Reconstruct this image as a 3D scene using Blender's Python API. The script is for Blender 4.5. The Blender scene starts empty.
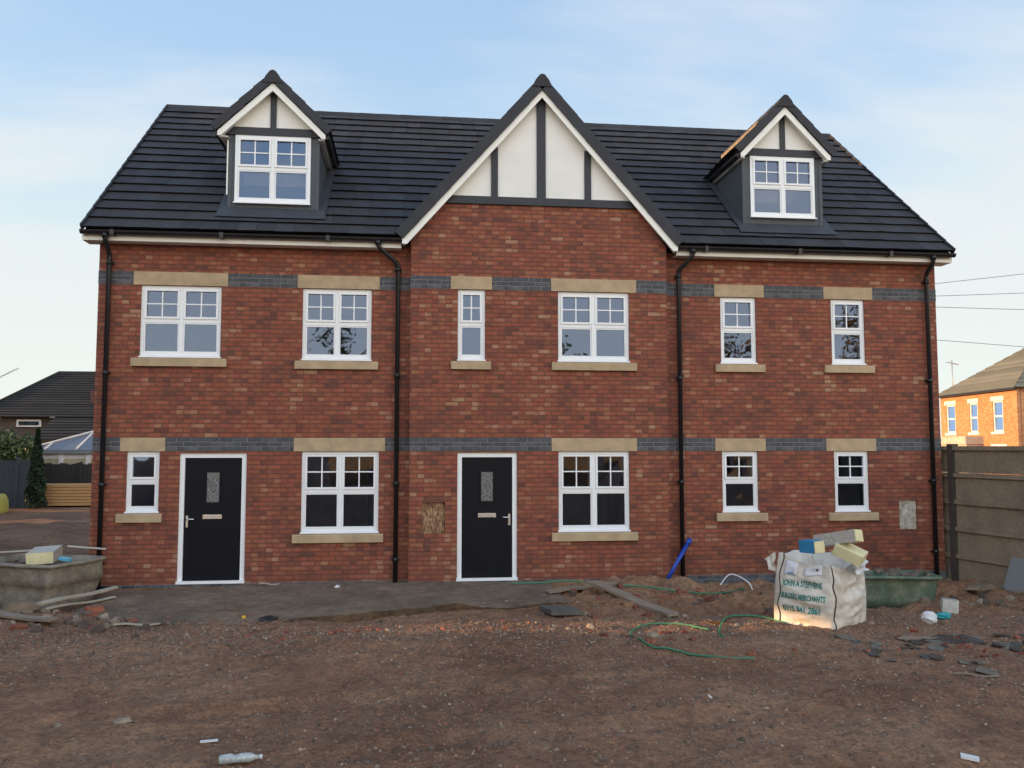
import bpy, math, random
import numpy as np
from mathutils import Vector, Matrix
R = math.radians
random.seed(11)
rng = np.random.RandomState(5)
sc = bpy.context.scene
col = sc.collection

# ------------------------------------------------------------------ helpers
class MB:
    """collects faces for ONE mesh object"""
    def __init__(s): s.v = []; s.f = []; s.sm = []; s.M = None
    def vert(s, p):
        p = Vector(p)
        if s.M is not None: p = s.M @ p
        s.v.append(tuple(p)); return len(s.v) - 1
    def face(s, idx, smooth=False): s.f.append(tuple(idx)); s.sm.append(smooth)
    def poly(s, pts, smooth=False): s.face([s.vert(p) for p in pts], smooth)
    def box(s, x0, y0, z0, x1, y1, z1):
        a = [s.vert(p) for p in ((x0,y0,z0),(x1,y0,z0),(x1,y1,z0),(x0,y1,z0),(x0,y0,z1),(x1,y0,z1),(x1,y1,z1),(x0,y1,z1))]
        for q in ((0,3,2,1),(4,5,6,7),(0,1,5,4),(1,2,6,5),(2,3,7,6),(3,0,4,7)): s.face([a[i] for i in q])
    def obox(s, o, ux, uy, uz):
        o, ux, uy, uz = map(Vector, (o, ux, uy, uz))
        P = [o, o+ux, o+ux+uy, o+uy]
        a = [s.vert(p) for p in P] + [s.vert(p+uz) for p in P]
        for q in ((0,3,2,1),(4,5,6,7),(0,1,5,4),(1,2,6,5),(2,3,7,6),(3,0,4,7)): s.face([a[i] for i in q])
    def prism(s, pts, d):
        d = Vector(d); n = len(pts)
        a = [s.vert(p) for p in pts]; b = [s.vert(Vector(p)+d) for p in pts]
        s.face(a[::-1]); s.face(b)
        for i in range(n): s.face([a[i], a[(i+1)%n], b[(i+1)%n], b[i]])
    def tube(s, pts, r, n=8, caps=True):
        pts = [Vector(p) for p in pts]; rings = []
        rr = r if isinstance(r, (list, tuple)) else [r]*len(pts)
        prev = None
        for i, p in enumerate(pts):
            d = (pts[min(i+1, len(pts)-1)] - pts[max(i-1, 0)]).normalized()
            ref = Vector((0,0,1)) if abs(d.z) < .9 else Vector((1,0,0))
            a = d.cross(ref).normalized()
            if prev is not None:
                a2 = (prev - d*prev.dot(d))
                if a2.length > 1e-4: a = a2.normalized()
            prev = a; b = d.cross(a)
            rings.append([s.vert(p + (a*math.cos(2*math.pi*k/n) + b*math.sin(2*math.pi*k/n))*rr[i]) for k in range(n)])
        for i in range(len(rings)-1):
            for k in range(n):
                s.face([rings[i][k], rings[i][(k+1)%n], rings[i+1][(k+1)%n], rings[i+1][k]], True)
        if caps: s.face(rings[0][::-1]); s.face(rings[-1])
    def build(s, name, mat, parent=None, origin=None):
        me = bpy.data.meshes.new(name)
        v = s.v
        if origin is not None: v = [(a-origin[0], b-origin[1], c-origin[2]) for a, b, c in v]
        me.from_pydata(v, [], s.f)
        me.polygons.foreach_set('use_smooth', s.sm)
        me.materials.append(mat); me.update()
        o = bpy.data.objects.new(name, me); col.objects.link(o)
        if parent is not None: o.parent = parent
        if origin is not None: o.location = origin
        return o

def thing(name, label, cat, loc=(0,0,0), rz=0, group=None):
    o = bpy.data.objects.new(name, None); col.objects.link(o)
    o.location = loc; o.rotation_euler.z = rz
    return tag(o, label, cat, group)
def tag(o, label=None, cat=None, group=None, kind=None):
    if label: o['label'] = label
    if cat: o['category'] = cat
    if group: o['group'] = group
    if kind: o['kind'] = kind
    return o

# value noise (deterministic)
_T = rng.rand(256, 256)
def vnoise(x, y):
    x = np.asarray(x, float); y = np.asarray(y, float)
    xi = np.floor(x).astype(int); yi = np.floor(y).astype(int)
    fx = x-xi; fy = y-yi; fx = fx*fx*(3-2*fx); fy = fy*fy*(3-2*fy)
    g = lambda a, b: _T[a % 256, b % 256]
    return (g(xi,yi)*(1-fx)+g(xi+1,yi)*fx)*(1-fy)+(g(xi,yi+1)*(1-fx)+g(xi+1,yi+1)*fx)*fy - .5
def sstep(a, b, x):
    t = np.clip((np.asarray(x, float)-a)/(b-a), 0, 1); return t*t*(3-2*t)
def gheight(x, y):
    x = np.asarray(x, float); y = np.asarray(y, float)
    z = -.055 + 0*x
    z = z - .10*sstep(.5, 4.5, x)*sstep(-6, -1, y)
    near = sstep(30, 12, np.hypot(x, y+5))
    z = z + .07*vnoise(x*.45+3, y*.45+9)*near
    z = z + .05*vnoise(x*1.3+31, y*1.3+7)*near
    z = z + .028*vnoise(x*3.7+11, y*3.7+3)*near
    z = z + .022*vnoise(x*9+1, y*9+5)*near + .012*vnoise(x*19+1, y*19+5)*near
    # wheel tracks and trodden hollows
    for k_, (c0, sl) in enumerate(((-6.1,.10),(-7.7,.10),(-5.3,-.16))):
        d_ = y-(c0+sl*x+.25*np.sin(x*.4+k_))
        z = z - near*(.035*np.exp(-(d_/.16)**2) - .02*np.exp(-((np.abs(d_)-.26)/.09)**2))*(.7+.5*np.sin(x*24+k_)*np.exp(-(d_/.2)**2)*.4)*(.5+vnoise(x*.8+k_*9, y*.3)*1.6+.4)
    # broken ground in the service trench strip
    tr = sstep(-.3, .6, x)*sstep(-3.4, -2.4, y)*sstep(.3, -.2, y)*sstep(7.6, 6.6, x)
    z = z + tr*1.4*(.16*vnoise(x*1.9+5, y*2.4)+.09*vnoise(x*5+7, y*5+2)+.03*vnoise(x*14, y*14))
    z = z + .20*np.exp(-((x-2.15)**2/.16+(y+.42)**2/.06))        # spoil at the pipe
    z = z + .16*np.exp(-((x-6.9)**2/.2+(y+1.5)**2/.5))
    z = z + .11*np.exp(-((x+7.0)**2/.5+(y+2.6)**2/.12))
    # heaps of earth behind, left of the house
    bk = sstep(-7.6, -9.5, x)*sstep(1, 4, y)*sstep(24, 18, y)
    z = z + bk*(.42*vnoise(x*.5, y*.5)+.12*vnoise(x*1.7, y*1.7))
    # keep the surface below the tarmac strip and the house
    z = np.where((x > -6.5) & (x < .1) & (y > -2.3) & (y < .5), np.minimum(z, -.05), z)
    return z
def gz(x, y): return float(gheight(np.array([x]), np.array([y]))[0])

# ------------------------------------------------------------------ materials
def newmat(name):
    m = bpy.data.materials.new(name); m.use_nodes = True
    nt = m.node_tree; b = nt.nodes['Principled BSDF']
    return m, nt, b
def N(nt, t, **kw):
    n = nt.nodes.new(t)
    for k, v in kw.items():
        if k.startswith('i_'):
            k2 = k[2:]; k2 = int(k2) if k2.isdigit() else k2.replace('_', ' ')
            n.inputs[k2].default_value = v
        else: setattr(n, k, v)
    return n
def L(nt, a, b): nt.links.new(a, b)
def ramp(nt, fac, stops, interp='LINEAR'):
    r = nt.nodes.new('ShaderNodeValToRGB'); r.color_ramp.interpolation = interp
    e = r.color_ramp.elements
    while len(e) < len(stops): e.new(.5)
    for i, (p, c) in enumerate(stops): e[i].position = p; e[i].color = (*c, 1)
    L(nt, fac, r.inputs[0]); return r.outputs[0]
def M2(nt, op, a, b=None, c=None):
    n = nt.nodes.new('ShaderNodeMath'); n.operation = op
    for i, v in enumerate((a, b, c)):
        if v is None: continue
        if hasattr(v, 'node'): L(nt, v, n.inputs[i])
        else: n.inputs[i].default_value = v
    return n.outputs[0]
def noise(nt, vec, scale, detail=4, rough=.55):
    n = N(nt, 'ShaderNodeTexNoise', i_Scale=scale, i_Detail=detail, i_Roughness=rough)
    L(nt, vec, n.inputs['Vector']); return n.outputs['Fac']
def mix(nt, fac, a, b, mode='MIX'):
    n = nt.nodes.new('ShaderNodeMix'); n.data_type = 'RGBA'; n.blend_type = mode
    for s, v in ((n.inputs[0], fac), (n.inputs[6], a), (n.inputs[7], b)):
        if hasattr(v, 'node'): L(nt, v, s)
        elif isinstance(v, (int, float)): s.default_value = v
        else: s.default_value = (*v, 1)
    return n.outputs[2]
def bump(nt, b, h, strength=.5, dist=.01):
    n = N(nt, 'ShaderNodeBump', i_Strength=strength, i_Distance=dist)
    L(nt, h, n.inputs['Height']); L(nt, n.outputs[0], b.inputs['Normal'])

def simple(name, c, rough=.6, metal=0, spec=.4, var=.12, scale=3, bumpd=0, bscale=40):
    m, nt, b = newmat(name)
    tc = N(nt, 'ShaderNodeTexCoord').outputs['Object']
    n = noise(nt, tc, scale, 5)
    lo = tuple(x*(1-var) for x in c); hi = tuple(min(1, x*(1+var)) for x in c)
    L(nt, ramp(nt, n, [(.3, lo), (.7, hi)]), b.inputs['Base Color'])
    b.inputs['Roughness'].default_value = rough; b.inputs['Metallic'].default_value = metal
    b.inputs['Specular IOR Level'].default_value = spec
    if bumpd: bump(nt, b, noise(nt, tc, bscale, 3), .6, bumpd)
    return m

def brick(name, stops, mortar, patch, bw=.225, bh=.075, mj=.010, mv=.011, v0=2.135, zpatch=.9, soot=True):
    m, nt, b = newmat(name)
    tc = N(nt, 'ShaderNodeTexCoord').outputs['Object']
    sx = N(nt, 'ShaderNodeSeparateXYZ'); L(nt, tc, sx.inputs[0])
    x, y, z = sx.outputs
    wob = M2(nt, 'MULTIPLY', M2(nt, 'SUBTRACT', noise(nt, tc, 14, 2), .5), .012)
    u = M2(nt, 'ADD', M2(nt, 'DIVIDE', M2(nt, 'ADD', M2(nt, 'ADD', x, y), wob), bw), 200.25)
    v = M2(nt, 'ADD', M2(nt, 'DIVIDE', M2(nt, 'ADD', M2(nt, 'SUBTRACT', z, v0), wob), bh), 200)
    row = M2(nt, 'FLOOR', v)
    odd = M2(nt, 'MULTIPLY', M2(nt, 'MODULO', row, 2), .5)
    u2 = M2(nt, 'ADD', u, odd)
    cell = M2(nt, 'FLOOR', u2)
    fu = M2(nt, 'FRACT', u2); fv = M2(nt, 'FRACT', v)
    du = M2(nt, 'MULTIPLY', M2(nt, 'MINIMUM', fu, M2(nt, 'SUBTRACT', 1, fu)), bw)
    dv = M2(nt, 'MULTIPLY', M2(nt, 'MINIMUM', fv, M2(nt, 'SUBTRACT', 1, fv)), bh)
    d = M2(nt, 'MINIMUM', M2(nt, 'ADD', du, (mv-mj)/2), dv)
    mm = N(nt, 'ShaderNodeMapRange', i_1=mj*.2, i_2=mj*.9); L(nt, d, mm.inputs[0])
    isb = mm.outputs[0]
    cb = N(nt, 'ShaderNodeCombineXYZ'); L(nt, cell, cb.inputs[0]); L(nt, row, cb.inputs[1])
    wn = N(nt, 'ShaderNodeTexWhiteNoise', noise_dimensions='2D'); L(nt, cb.outputs[0], wn.inputs['Vector'])
    hb = N(nt, 'ShaderNodeCombineXYZ'); L(nt, M2(nt, 'FLOOR', M2(nt, 'MULTIPLY', u2, 2)), hb.inputs[0]); L(nt, row, hb.inputs[1]); hb.inputs[2].default_value = 3
    wh = N(nt, 'ShaderNodeTexWhiteNoise', noise_dimensions='3D'); L(nt, hb.outputs[0], wh.inputs['Vector'])
    rnd = M2(nt, 'ADD', M2(nt, 'MULTIPLY', wn.outputs['Value'], .52), M2(nt, 'MULTIPLY', wh.outputs['Value'], .48))
    big = noise(nt, tc, patch, 3, .6)
    sh = M2(nt, 'MULTIPLY', M2(nt, 'SUBTRACT', big, .5), zpatch)
    fac = M2(nt, 'ADD', M2(nt, 'ADD', rnd, M2(nt, 'MULTIPLY', M2(nt, 'SUBTRACT', noise(nt, tc, 17, 3, .7), .5), .35)), sh)
    c = ramp(nt, fac, stops)
    if soot:
        hue = ramp(nt, wh.outputs['Color'], [(.2, (1.02,.92,.98)), (.5, (1,1,1)), (.8, (1.0,1.14,1.02))])
        c = mix(nt, .8, c, hue, 'MULTIPLY')
    edge = N(nt, 'ShaderNodeMapRange', i_1=mj*.6, i_2=.028, i_3=.84, i_4=1.12); L(nt, M2(nt, 'ADD', d, M2(nt, 'MULTIPLY', M2(nt, 'SUBTRACT', noise(nt, tc, 30, 2), .5), .02)), edge.inputs[0])
    eg = N(nt, 'ShaderNodeCombineColor'); [L(nt, edge.outputs[0], eg.inputs[q_]) for q_ in range(3)]
    c = mix(nt, 1.0, c, eg.outputs[0], 'MULTIPLY')
    # mottling within a brick
    fine = noise(nt, tc, 60, 4, .7)
    c = mix(nt, .35, c, ramp(nt, fine, [(.25, (.25,.25,.25)), (.75, (1,1,1))]), 'MULTIPLY')
    mort = ramp(nt, noise(nt, tc, 5, 3), [(.3, tuple(k*.8 for k in mortar)), (.7, mortar)])
    c = mix(nt, isb, mort, c)
    if soot:
        # splash dirt along the foot of the wall and weathering in broad patches
        mr = N(nt, 'ShaderNodeMapRange', i_1=.75, i_2=-.1, i_3=0, i_4=.42)
        L(nt, M2(nt, 'ADD', z, M2(nt, 'MULTIPLY', noise(nt, tc, 2.5, 4), .7)), mr.inputs[0])
        c = mix(nt, mr.outputs[0], c, (.10,.055,.04))
    L(nt, c, b.inputs['Base Color'])
    b.inputs['Roughness'].default_value = .85; b.inputs['Specular IOR Level'].default_value = .3
    h = M2(nt, 'ADD', isb, M2(nt, 'MULTIPLY', fine, .5))
    bump(nt, b, h, .7, .006)
    return m

red_stops = [(.05, (.135,.055,.040)), (.28, (.205,.068,.045)), (.48, (.252,.078,.047)), (.66, (.285,.086,.049)), (.84, (.305,.118,.070)), (.97, (.37,.19,.12))]
m_brick = brick('red_brick', red_stops, (.150,.072,.054), 1.6, zpatch=.9)
m_blue = brick('blue_brick', [(0,(.055,.058,.066)), (.5,(.085,.088,.098)), (1,(.13,.13,.14))], (.22,.21,.20), 2, v0=0, soot=False)
m_farbrick = brick('far_orange_brick', [(0,(.38,.14,.06)), (.5,(.52,.22,.09)), (1,(.6,.30,.14))], (.4,.3,.22), .7, soot=False)
m_stone = simple('buff_stone', (.405,.30,.185), .85, var=.16, scale=5, bumpd=.003, bscale=120)
m_white = simple('white_upvc', (.78,.79,.80), .3, var=.02)
m_fascia = simple('white_fascia', (.78,.77,.72), .4, var=.03)
m_render = simple('cream_render', (.76,.745,.70), .8, var=.05, scale=2, bumpd=.002, bscale=90)
m_timber = simple('dark_grey_board', (.030,.032,.040), .6, var=.12, scale=8)
m_lead = simple('grey_lead', (.042,.046,.053), .55, var=.2, scale=4)
m_cheek = simple('grey_cheek_board', (.062,.071,.080), .6, var=.10, scale=3)
m_black = simple('black_plastic', (.012,.012,.014), .35, var=.1)
m_door = simple('black_door', (.004,.0045,.008), .55, spec=.18, var=.1, bumpd=.001, bscale=30)
m_chrome = simple('chrome', (.75,.75,.76), .25, 1, var=.03)
m_void = simple('vent_black', (.006,.006,.006), .9)
m_plaster = simple('bare_plaster', (.50,.38,.28), .9, var=.2, scale=2)
m_ply = simple('interior_board', (.36,.25,.13), .8, var=.25, scale=3)

def glass_mat():
    m, nt, b = newmat('window_glass')
    out = nt.nodes['Material Output']
    tr = N(nt, 'ShaderNodeBsdfTransparent'); tr.inputs[0].default_value = (.72,.76,.78,1)
    gl = N(nt, 'ShaderNodeBsdfGlossy'); gl.inputs['Roughness'].default_value = .015
    gl.inputs[0].default_value = (.40,.55,.88,1)
    tc = N(nt, 'ShaderNodeTexCoord').outputs['Object']
    bn = N(nt, 'ShaderNodeBump', i_Strength=.10, i_Distance=.012); L(nt, noise(nt, tc, 2.6, 1), bn.inputs['Height'])
    L(nt, bn.outputs[0], gl.inputs['Normal'])
    fr = N(nt, 'ShaderNodeFresnel', i_IOR=1.5)
    f = M2(nt, 'MULTIPLY_ADD', fr.outputs[0], 1.5, .10)
    mx = N(nt, 'ShaderNodeMixShader'); L(nt, f, mx.inputs[0]); L(nt, tr.outputs[0], mx.inputs[1]); L(nt, gl.outputs[0], mx.inputs[2])
    L(nt, mx.outputs[0], out.inputs[0]); nt.nodes.remove(b)
    return m
m_glass = glass_mat()

def tile_mat(name, c, c2, cs=.30):
    m, nt, b = newmat(name)
    tc = N(nt, 'ShaderNodeTexCoord').outputs['Object']
    geo = N(nt, 'ShaderNodeNewGeometry')
    n = noise(nt, tc, 1.1, 5, .65); f = noise(nt, tc, 45, 3)
    v = M2(nt, 'MULTIPLY_ADD', geo.outputs['Random Per Island'], .55, M2(nt, 'MULTIPLY', n, .6))
    cc = ramp(nt, v, [(.15, c), (.9, c2)])
    cc = mix(nt, .3, cc, ramp(nt, f, [(.3, (.4,.4,.4)), (.7, (1,1,1))]), 'MULTIPLY')
    L(nt, cc, b.inputs['Base Color']); b.inputs['Roughness'].default_value = .8
    b.inputs['Specular IOR Level'].default_value = .28
    bump(nt, b, f, .4, .003); return m
m_tile = tile_mat('charcoal_roof_tile', (.028,.028,.032), (.048,.049,.055))
m_verge = simple('charcoal_verge', (.030,.031,.037), .7, var=.15, scale=4)
m_oldtile = tile_mat('old_brown_tile', (.016,.015,.015), (.040,.036,.035))
m_tantile = tile_mat('weathered_tan_slate', (.10,.10,.075), (.20,.195,.155))

def ground_mat():
    m, nt, b = newmat('muddy_ground')
    tc = N(nt, 'ShaderNodeTexCoord').outputs['Object']
    a = noise(nt, tc, .55, 6, .6); bb = noise(nt, tc, 4.5, 6, .7); c = noise(nt, tc, 38, 4, .75)
    base = ramp(nt, a, [(.28, (.155,.082,.048)), (.5, (.235,.130,.078)), (.72, (.295,.182,.112))])
    mid_ = noise(nt, tc, 15, 4, .7)
    base = mix(nt, .6, base, ramp(nt, mid_, [(.32, (.45,.42,.4)), (.5, (1,1,1)), (.68, (1.5,1.4,1.3))]), 'MULTIPLY')
    base = mix(nt, .75, base, ramp(nt, bb, [(.3, (.5,.48,.46)), (.55, (1,1,1)), (.75, (1.25,1.15,1.05))]), 'MULTIPLY')
    base = mix(nt, .7, base, ramp(nt, c, [(.3, (.35,.33,.32)), (.5, (.95,.95,.95)), (.7, (1.6,1.5,1.4))]), 'MULTIPLY')
    damp = noise(nt, tc, .22, 5, .6)
    base = mix(nt, .8, base, ramp(nt, damp, [(.36, (.72,.69,.68)), (.5, (1,1,1)), (.66, (1.12,1.10,1.02))]), 'MULTIPLY')
    # small chips of brick and stone trodden into the earth
    vo = N(nt, 'ShaderNodeTexVoronoi', i_Scale=42); L(nt, tc, vo.inputs['Vector'])
    chip = ramp(nt, vo.outputs['Distance'], [(.10, (1,1,1)), (.20, (0,0,0))])
    sel = N(nt, 'ShaderNodeSeparateColor'); L(nt, vo.outputs['Color'], sel.inputs[0])
    pres = M2(nt, 'GREATER_THAN', M2(nt, 'ADD', sel.outputs[0], M2(nt, 'MULTIPLY', M2(nt, 'SUBTRACT', bb, .5), .9)), .72)
    cf = M2(nt, 'MULTIPLY', chip, pres)
    cc = ramp(nt, sel.outputs[1], [(0, (.28,.09,.05)), (.3, (.30,.19,.12)), (.6, (.11,.085,.065)), (.85, (.30,.20,.13)), (1, (.36,.28,.20))])
    base = mix(nt, cf, base, cc)
    L(nt, base, b.inputs['Base Color'])
    b.inputs['Roughness'].default_value = .9; b.inputs['Specular IOR Level'].default_value = .25
    h = M2(nt, 'ADD', M2(nt, 'MULTIPLY', bb, .5), M2(nt, 'MULTIPLY_ADD', c, .35, M2(nt, 'MULTIPLY', cf, .3)))
    bump(nt, b, h, 1.0, .045)
    return m
m_ground = ground_mat()

def world():
    w = bpy.data.worlds.new('World'); sc.world = w; w.use_nodes = True
    nt = w.node_tree; bg = nt.nodes['Background']
    sky = N(nt, 'ShaderNodeTexSky'); sky.sky_type = 'NISHITA'; sky.sun_disc = False
    sky.sun_elevation = SUN_EL; sky.sun_rotation = SUN_AZ
    sky.air_density = 1.0; sky.dust_density = .6; sky.ozone_density = 1.6
    tc = N(nt, 'ShaderNodeTexCoord').outputs['Generated']
    sp = N(nt, 'ShaderNodeSeparateXYZ'); L(nt, tc, sp.inputs[0])
    zz = M2(nt, 'MAXIMUM', sp.outputs[2], .0)
    # clouds on a high flat sheet: direction projected to a plane
    den = M2(nt, 'ADD', zz, .22)
    px = M2(nt, 'DIVIDE', sp.outputs[0], den); py = M2(nt, 'DIVIDE', sp.outputs[1], den)
    cb = N(nt, 'ShaderNodeCombineXYZ'); L(nt, M2(nt, 'MULTIPLY', px, .42), cb.inputs[0]); L(nt, M2(nt, 'MULTIPLY', py, 1.0), cb.inputs[1])
    n1 = noise(nt, cb.outputs[0], 1.15, 6, .55)
    side = M2(nt, 'MULTIPLY', M2(nt, 'ABSOLUTE', sp.outputs[0]), .52)          # thicker bank in the east (right)
    low = M2(nt, 'MULTIPLY', M2(nt, 'SUBTRACT', .27, zz), 1.7)
    v = M2(nt, 'ADD', M2(nt, 'ADD', M2(nt, 'MULTIPLY_ADD', n1, 1.9, -.45), side), low)
    cf = N(nt, 'ShaderNodeMapRange', i_1=.34, i_2=.78, i_3=.0, i_4=.95, interpolation_type='SMOOTHSTEP'); L(nt, v, cf.inputs[0])
    hz = ramp(nt, zz, [(0, (3.05,3.3,2.85)), (.12, (2.9,3.25,3.05)), (.24, (2.35,2.95,3.2)), (.36, (1.75,2.5,3.35)), (.5, (1.6,2.3,3.3)), (1, (.6,1.05,2.0))])
    base = mix(nt, .75, sky.outputs[0], hz)
    cc = ramp(nt, zz, [(0, (3.0,3.2,2.95)), (.2, (2.75,2.95,3.0)), (.5, (2.6,2.8,3.1))])
    c = mix(nt, cf.outputs[0], base, cc)
    # added fill: sky behind the photographer brightened and warmed for the shaded front
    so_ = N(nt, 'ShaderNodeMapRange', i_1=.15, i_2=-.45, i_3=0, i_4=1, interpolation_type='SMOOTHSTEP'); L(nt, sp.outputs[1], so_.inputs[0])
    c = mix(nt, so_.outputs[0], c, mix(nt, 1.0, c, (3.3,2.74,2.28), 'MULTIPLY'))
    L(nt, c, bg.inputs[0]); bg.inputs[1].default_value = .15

SUN_EL = R(7.0); SUN_DIR = Vector((-1, .03, math.tan(R(7.0)))).normalized()
SUN_AZ = math.atan2(SUN_DIR.x, SUN_DIR.y)
world()
sl = bpy.data.lights.new('sun', 'SUN'); sl.energy = 4.5; sl.angle = R(.5); sl.color = (1, .60, .28)
so = bpy.data.objects.new('sun', sl); col.objects.link(so)
so.rotation_euler = SUN_DIR.to_track_quat('Z', 'Y').to_euler()

# ------------------------------------------------------------------ camera
cam = bpy.data.cameras.new('camera'); co = bpy.data.objects.new('camera', cam); col.objects.link(co)
cam.sensor_fit = 'HORIZONTAL'; cam.sensor_width = 36; cam.lens = 857.38/1024*36
cam.clip_start = .05; cam.clip_end = 3000
co.location = (-2.1934, -14.5323, 2.2008)
yaw, pitch = .115873, .073585
f = Vector((math.sin(yaw)*math.cos(pitch), math.cos(yaw)*math.cos(pitch), math.sin(pitch)))
co.rotation_euler = f.to_track_quat('-Z', 'Y').to_euler()
sc.camera = co
sc.view_settings.view_transform = 'Standard'; sc.view_settings.look = 'None'; sc.view_settings.gamma = 1
sc.view_settings.exposure = 1.0
sc.cycles.use_denoising = True
sc.cycles.max_bounces = 8; sc.cycles.transparent_max_bounces = 16

# ------------------------------------------------------------------ ground
def axis(a, b, step, far, g=1.25):
    m = list(np.arange(a, b+1e-6, step)); s = step; x = a; lo = []
    while x > -far: s *= g; x -= s; lo.append(x)
    s = step; x = b; hi = []
    while x < far: s *= g; x += s; hi.append(x)
    return np.array(lo[::-1] + m + hi)
xs = axis(-9.5, 8.5, .04, 900); ys = axis(-9.2, .4, .032, 900)
X, Y = np.meshgrid(xs, ys); Z = gheight(X, Y)
nx, ny = len(xs), len(ys)
vv = np.stack([X.ravel(), Y.ravel(), Z.ravel()], 1)
i = np.arange(nx*ny).reshape(ny, nx)
ff = np.stack([i[:-1,:-1].ravel(), i[:-1,1:].ravel(), i[1:,1:].ravel(), i[1:,:-1].ravel()], 1)
me = bpy.data.meshes.new('ground'); me.vertices.add(len(vv)); me.vertices.foreach_set('co', vv.ravel())
me.loops.add(ff.size); me.loops.foreach_set('vertex_index', ff.ravel()); me.polygons.add(len(ff))
me.polygons.foreach_set('loop_start', np.arange(0, ff.size, 4)); me.polygons.foreach_set('loop_total', np.full(len(ff), 4))
me.polygons.foreach_set('use_smooth', np.ones(len(ff), bool)); me.update(); me.validate()
me.materials.append(m_ground)
go = bpy.data.objects.new('ground', me); col.objects.link(go); tag(go, kind='structure')

# worn tarmac strip along the front of the house
def tarmac():
    m, nt, b = newmat('worn_tarmac')
    tc = N(nt, 'ShaderNodeTexCoord').outputs['Object']
    a = noise(nt, tc, .9, 6, .65); c = noise(nt, tc, 55, 3, .8); d = noise(nt, tc, 6, 6, .7)
    base = ramp(nt, a, [(.3, (.095,.068,.048)), (.5, (.165,.120,.083)), (.7, (.24,.170,.112))])
    base = mix(nt, .55, base, ramp(nt, c, [(.3, (.45,.45,.45)), (.5, (1,1,1)), (.75, (1.7,1.7,1.7))]), 'MULTIPLY')
    base = mix(nt, .55, base, ramp(nt, d, [(.35, (.38,.36,.35)), (.6, (1.25,1.2,1.12))]), 'MULTIPLY')
    L(nt, base, b.inputs['Base Color']); b.inputs['Roughness'].default_value = .85
    bump(nt, b, M2(nt, 'ADD', c, M2(nt, 'MULTIPLY', d, 1.5)), .8, .02)
    return m
x0, x1 = -6.75, .05
na, nb = 240, 70
mb = MB()
def front_edge(x):
    base = np.interp(x, [-6.75,-6.2,-5.0,-3.7,-2.9,-2.2,-1.6,-.8,.05], [-2.2,-2.75,-3.05,-3.15,-3.0,-2.55,-2.35,-2.5,-2.15])
    return float(base + .22*vnoise(x*2.3, 4.5) + .14*vnoise(x*7, 8.5) + .05*vnoise(x*22, 8.5))
idx = []
for a in range(na+1):
    x = x0 + (x1-x0)*a/na; fe = front_edge(x); r_ = []
    for k in range(nb+1):
        t = k/nb; y = fe + (.02-fe)*t
        xx = x + (.10*vnoise(y*2, x0) if a in (0, na) else 0)
        z = -.012 + .018*float(vnoise(x*1.6+40, y*1.6)) + .020*float(vnoise(x*6, y*6+9)) + .010*float(vnoise(x*15, y*15+9)) - .03*float(sstep(.25, 0, (y-fe)))*float(sstep(-3.4,-5.2,x)+sstep(-1.9,-1.2,x)*.6)
        z -= .05*float(sstep(-.55,-.1,y)*sstep(-4.6,-5.4,x)); z += .05*float(sstep(-3.9,-3.5,x)*sstep(-1.3,-1.6,x)*sstep(.7,0,y-fe))*(.7+.6*float(vnoise(x*4, 3)))
        r_.append(mb.vert((xx, y, min(z, -.002) if y > -.4 else z)))
    idx.append(r_)
for a in range(na):
    for k in range(nb): mb.face([idx[a][k], idx[a+1][k], idx[a+1][k+1], idx[a][k+1]], True)
def skirt(line):
    lo = [mb.vert((mb.v[i_][0], mb.v[i_][1]+.07, mb.v[i_][2]-.10)) for i_ in line]
    up = [mb.vert(mb.v[i_]) for i_ in line]
    for j in range(len(line)-1): mb.face([lo[j], lo[j+1], up[j+1], up[j]])
skirt([idx[a][0] for a in range(na+1)]); skirt([idx[na][k] for k in range(nb+1)]); skirt([idx[0][k] for k in range(nb, -1, -1)])
tag(mb.build('path', tarmac()), kind='structure')

# ------------------------------------------------------------------ the house
house = thing('terraced_house', 'new red brick house block with black roof, two dormers and timbered middle gable', 'house')
WY = 0.0; MY = -.2
holes_main = [(-6.63,3.665,-5.35,4.862),(-4.03,3.645,-2.89,4.862),(3.215,3.67,3.87,4.862),(5.277,3.675,5.915,4.862),
              (-6.77,1.14,-6.26,2.133),(-4.0,.78,-2.74,2.133),(3.2,1.065,3.852,2.133),(5.264,1.055,5.907,2.133),(-5.945,0,-4.885,2.105),(6.46,.74,6.80,1.26)]
holes_mid = [(-1.443,3.649,-.983,4.862),(.267,3.651,1.507,4.862),(.265,.778,1.487,2.133),(-1.44,0,-.44,2.112),(-2.02,.77,-1.64,1.295)]
def wall(mb, X0, X1, Z0, Z1, y, holes, th=.12):
    hs = [h for h in holes if h[0] >= X0 and h[2] <= X1]
    gx = sorted({X0, X1} | {v for h in hs for v in (h[0], h[2])}); gzz = sorted({Z0, Z1} | {v for h in hs for v in (h[1], h[3])})
    for a in range(len(gx)-1):
        for c in range(len(gzz)-1):
            mx, mz = (gx[a]+gx[a+1])/2, (gzz[c]+gzz[c+1])/2
            if any(h[0] < mx < h[2] and h[1] < mz < h[3] for h in hs): continue
            mb.poly([(gx[a],y,gzz[c]),(gx[a+1],y,gzz[c]),(gx[a+1],y,gzz[c+1]),(gx[a],y,gzz[c+1])])
    for (a,b_,c,d) in hs:
        mb.poly([(a,y,b_),(a,y,d),(a,y+th,d),(a,y+th,b_)]); mb.poly([(c,y,b_),(c,y+th,b_),(c,y+th,d),(c,y,d)])
        mb.poly([(a,y,d),(c,y,d),(c,y+th,d),(a,y+th,d)]); mb.poly([(a,y,b_),(a,y+th,b_),(c,y+th,b_),(c,y,b_)])
BL, BR = -2.235, 2.18
HY = 8.4
mb = MB()
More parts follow.
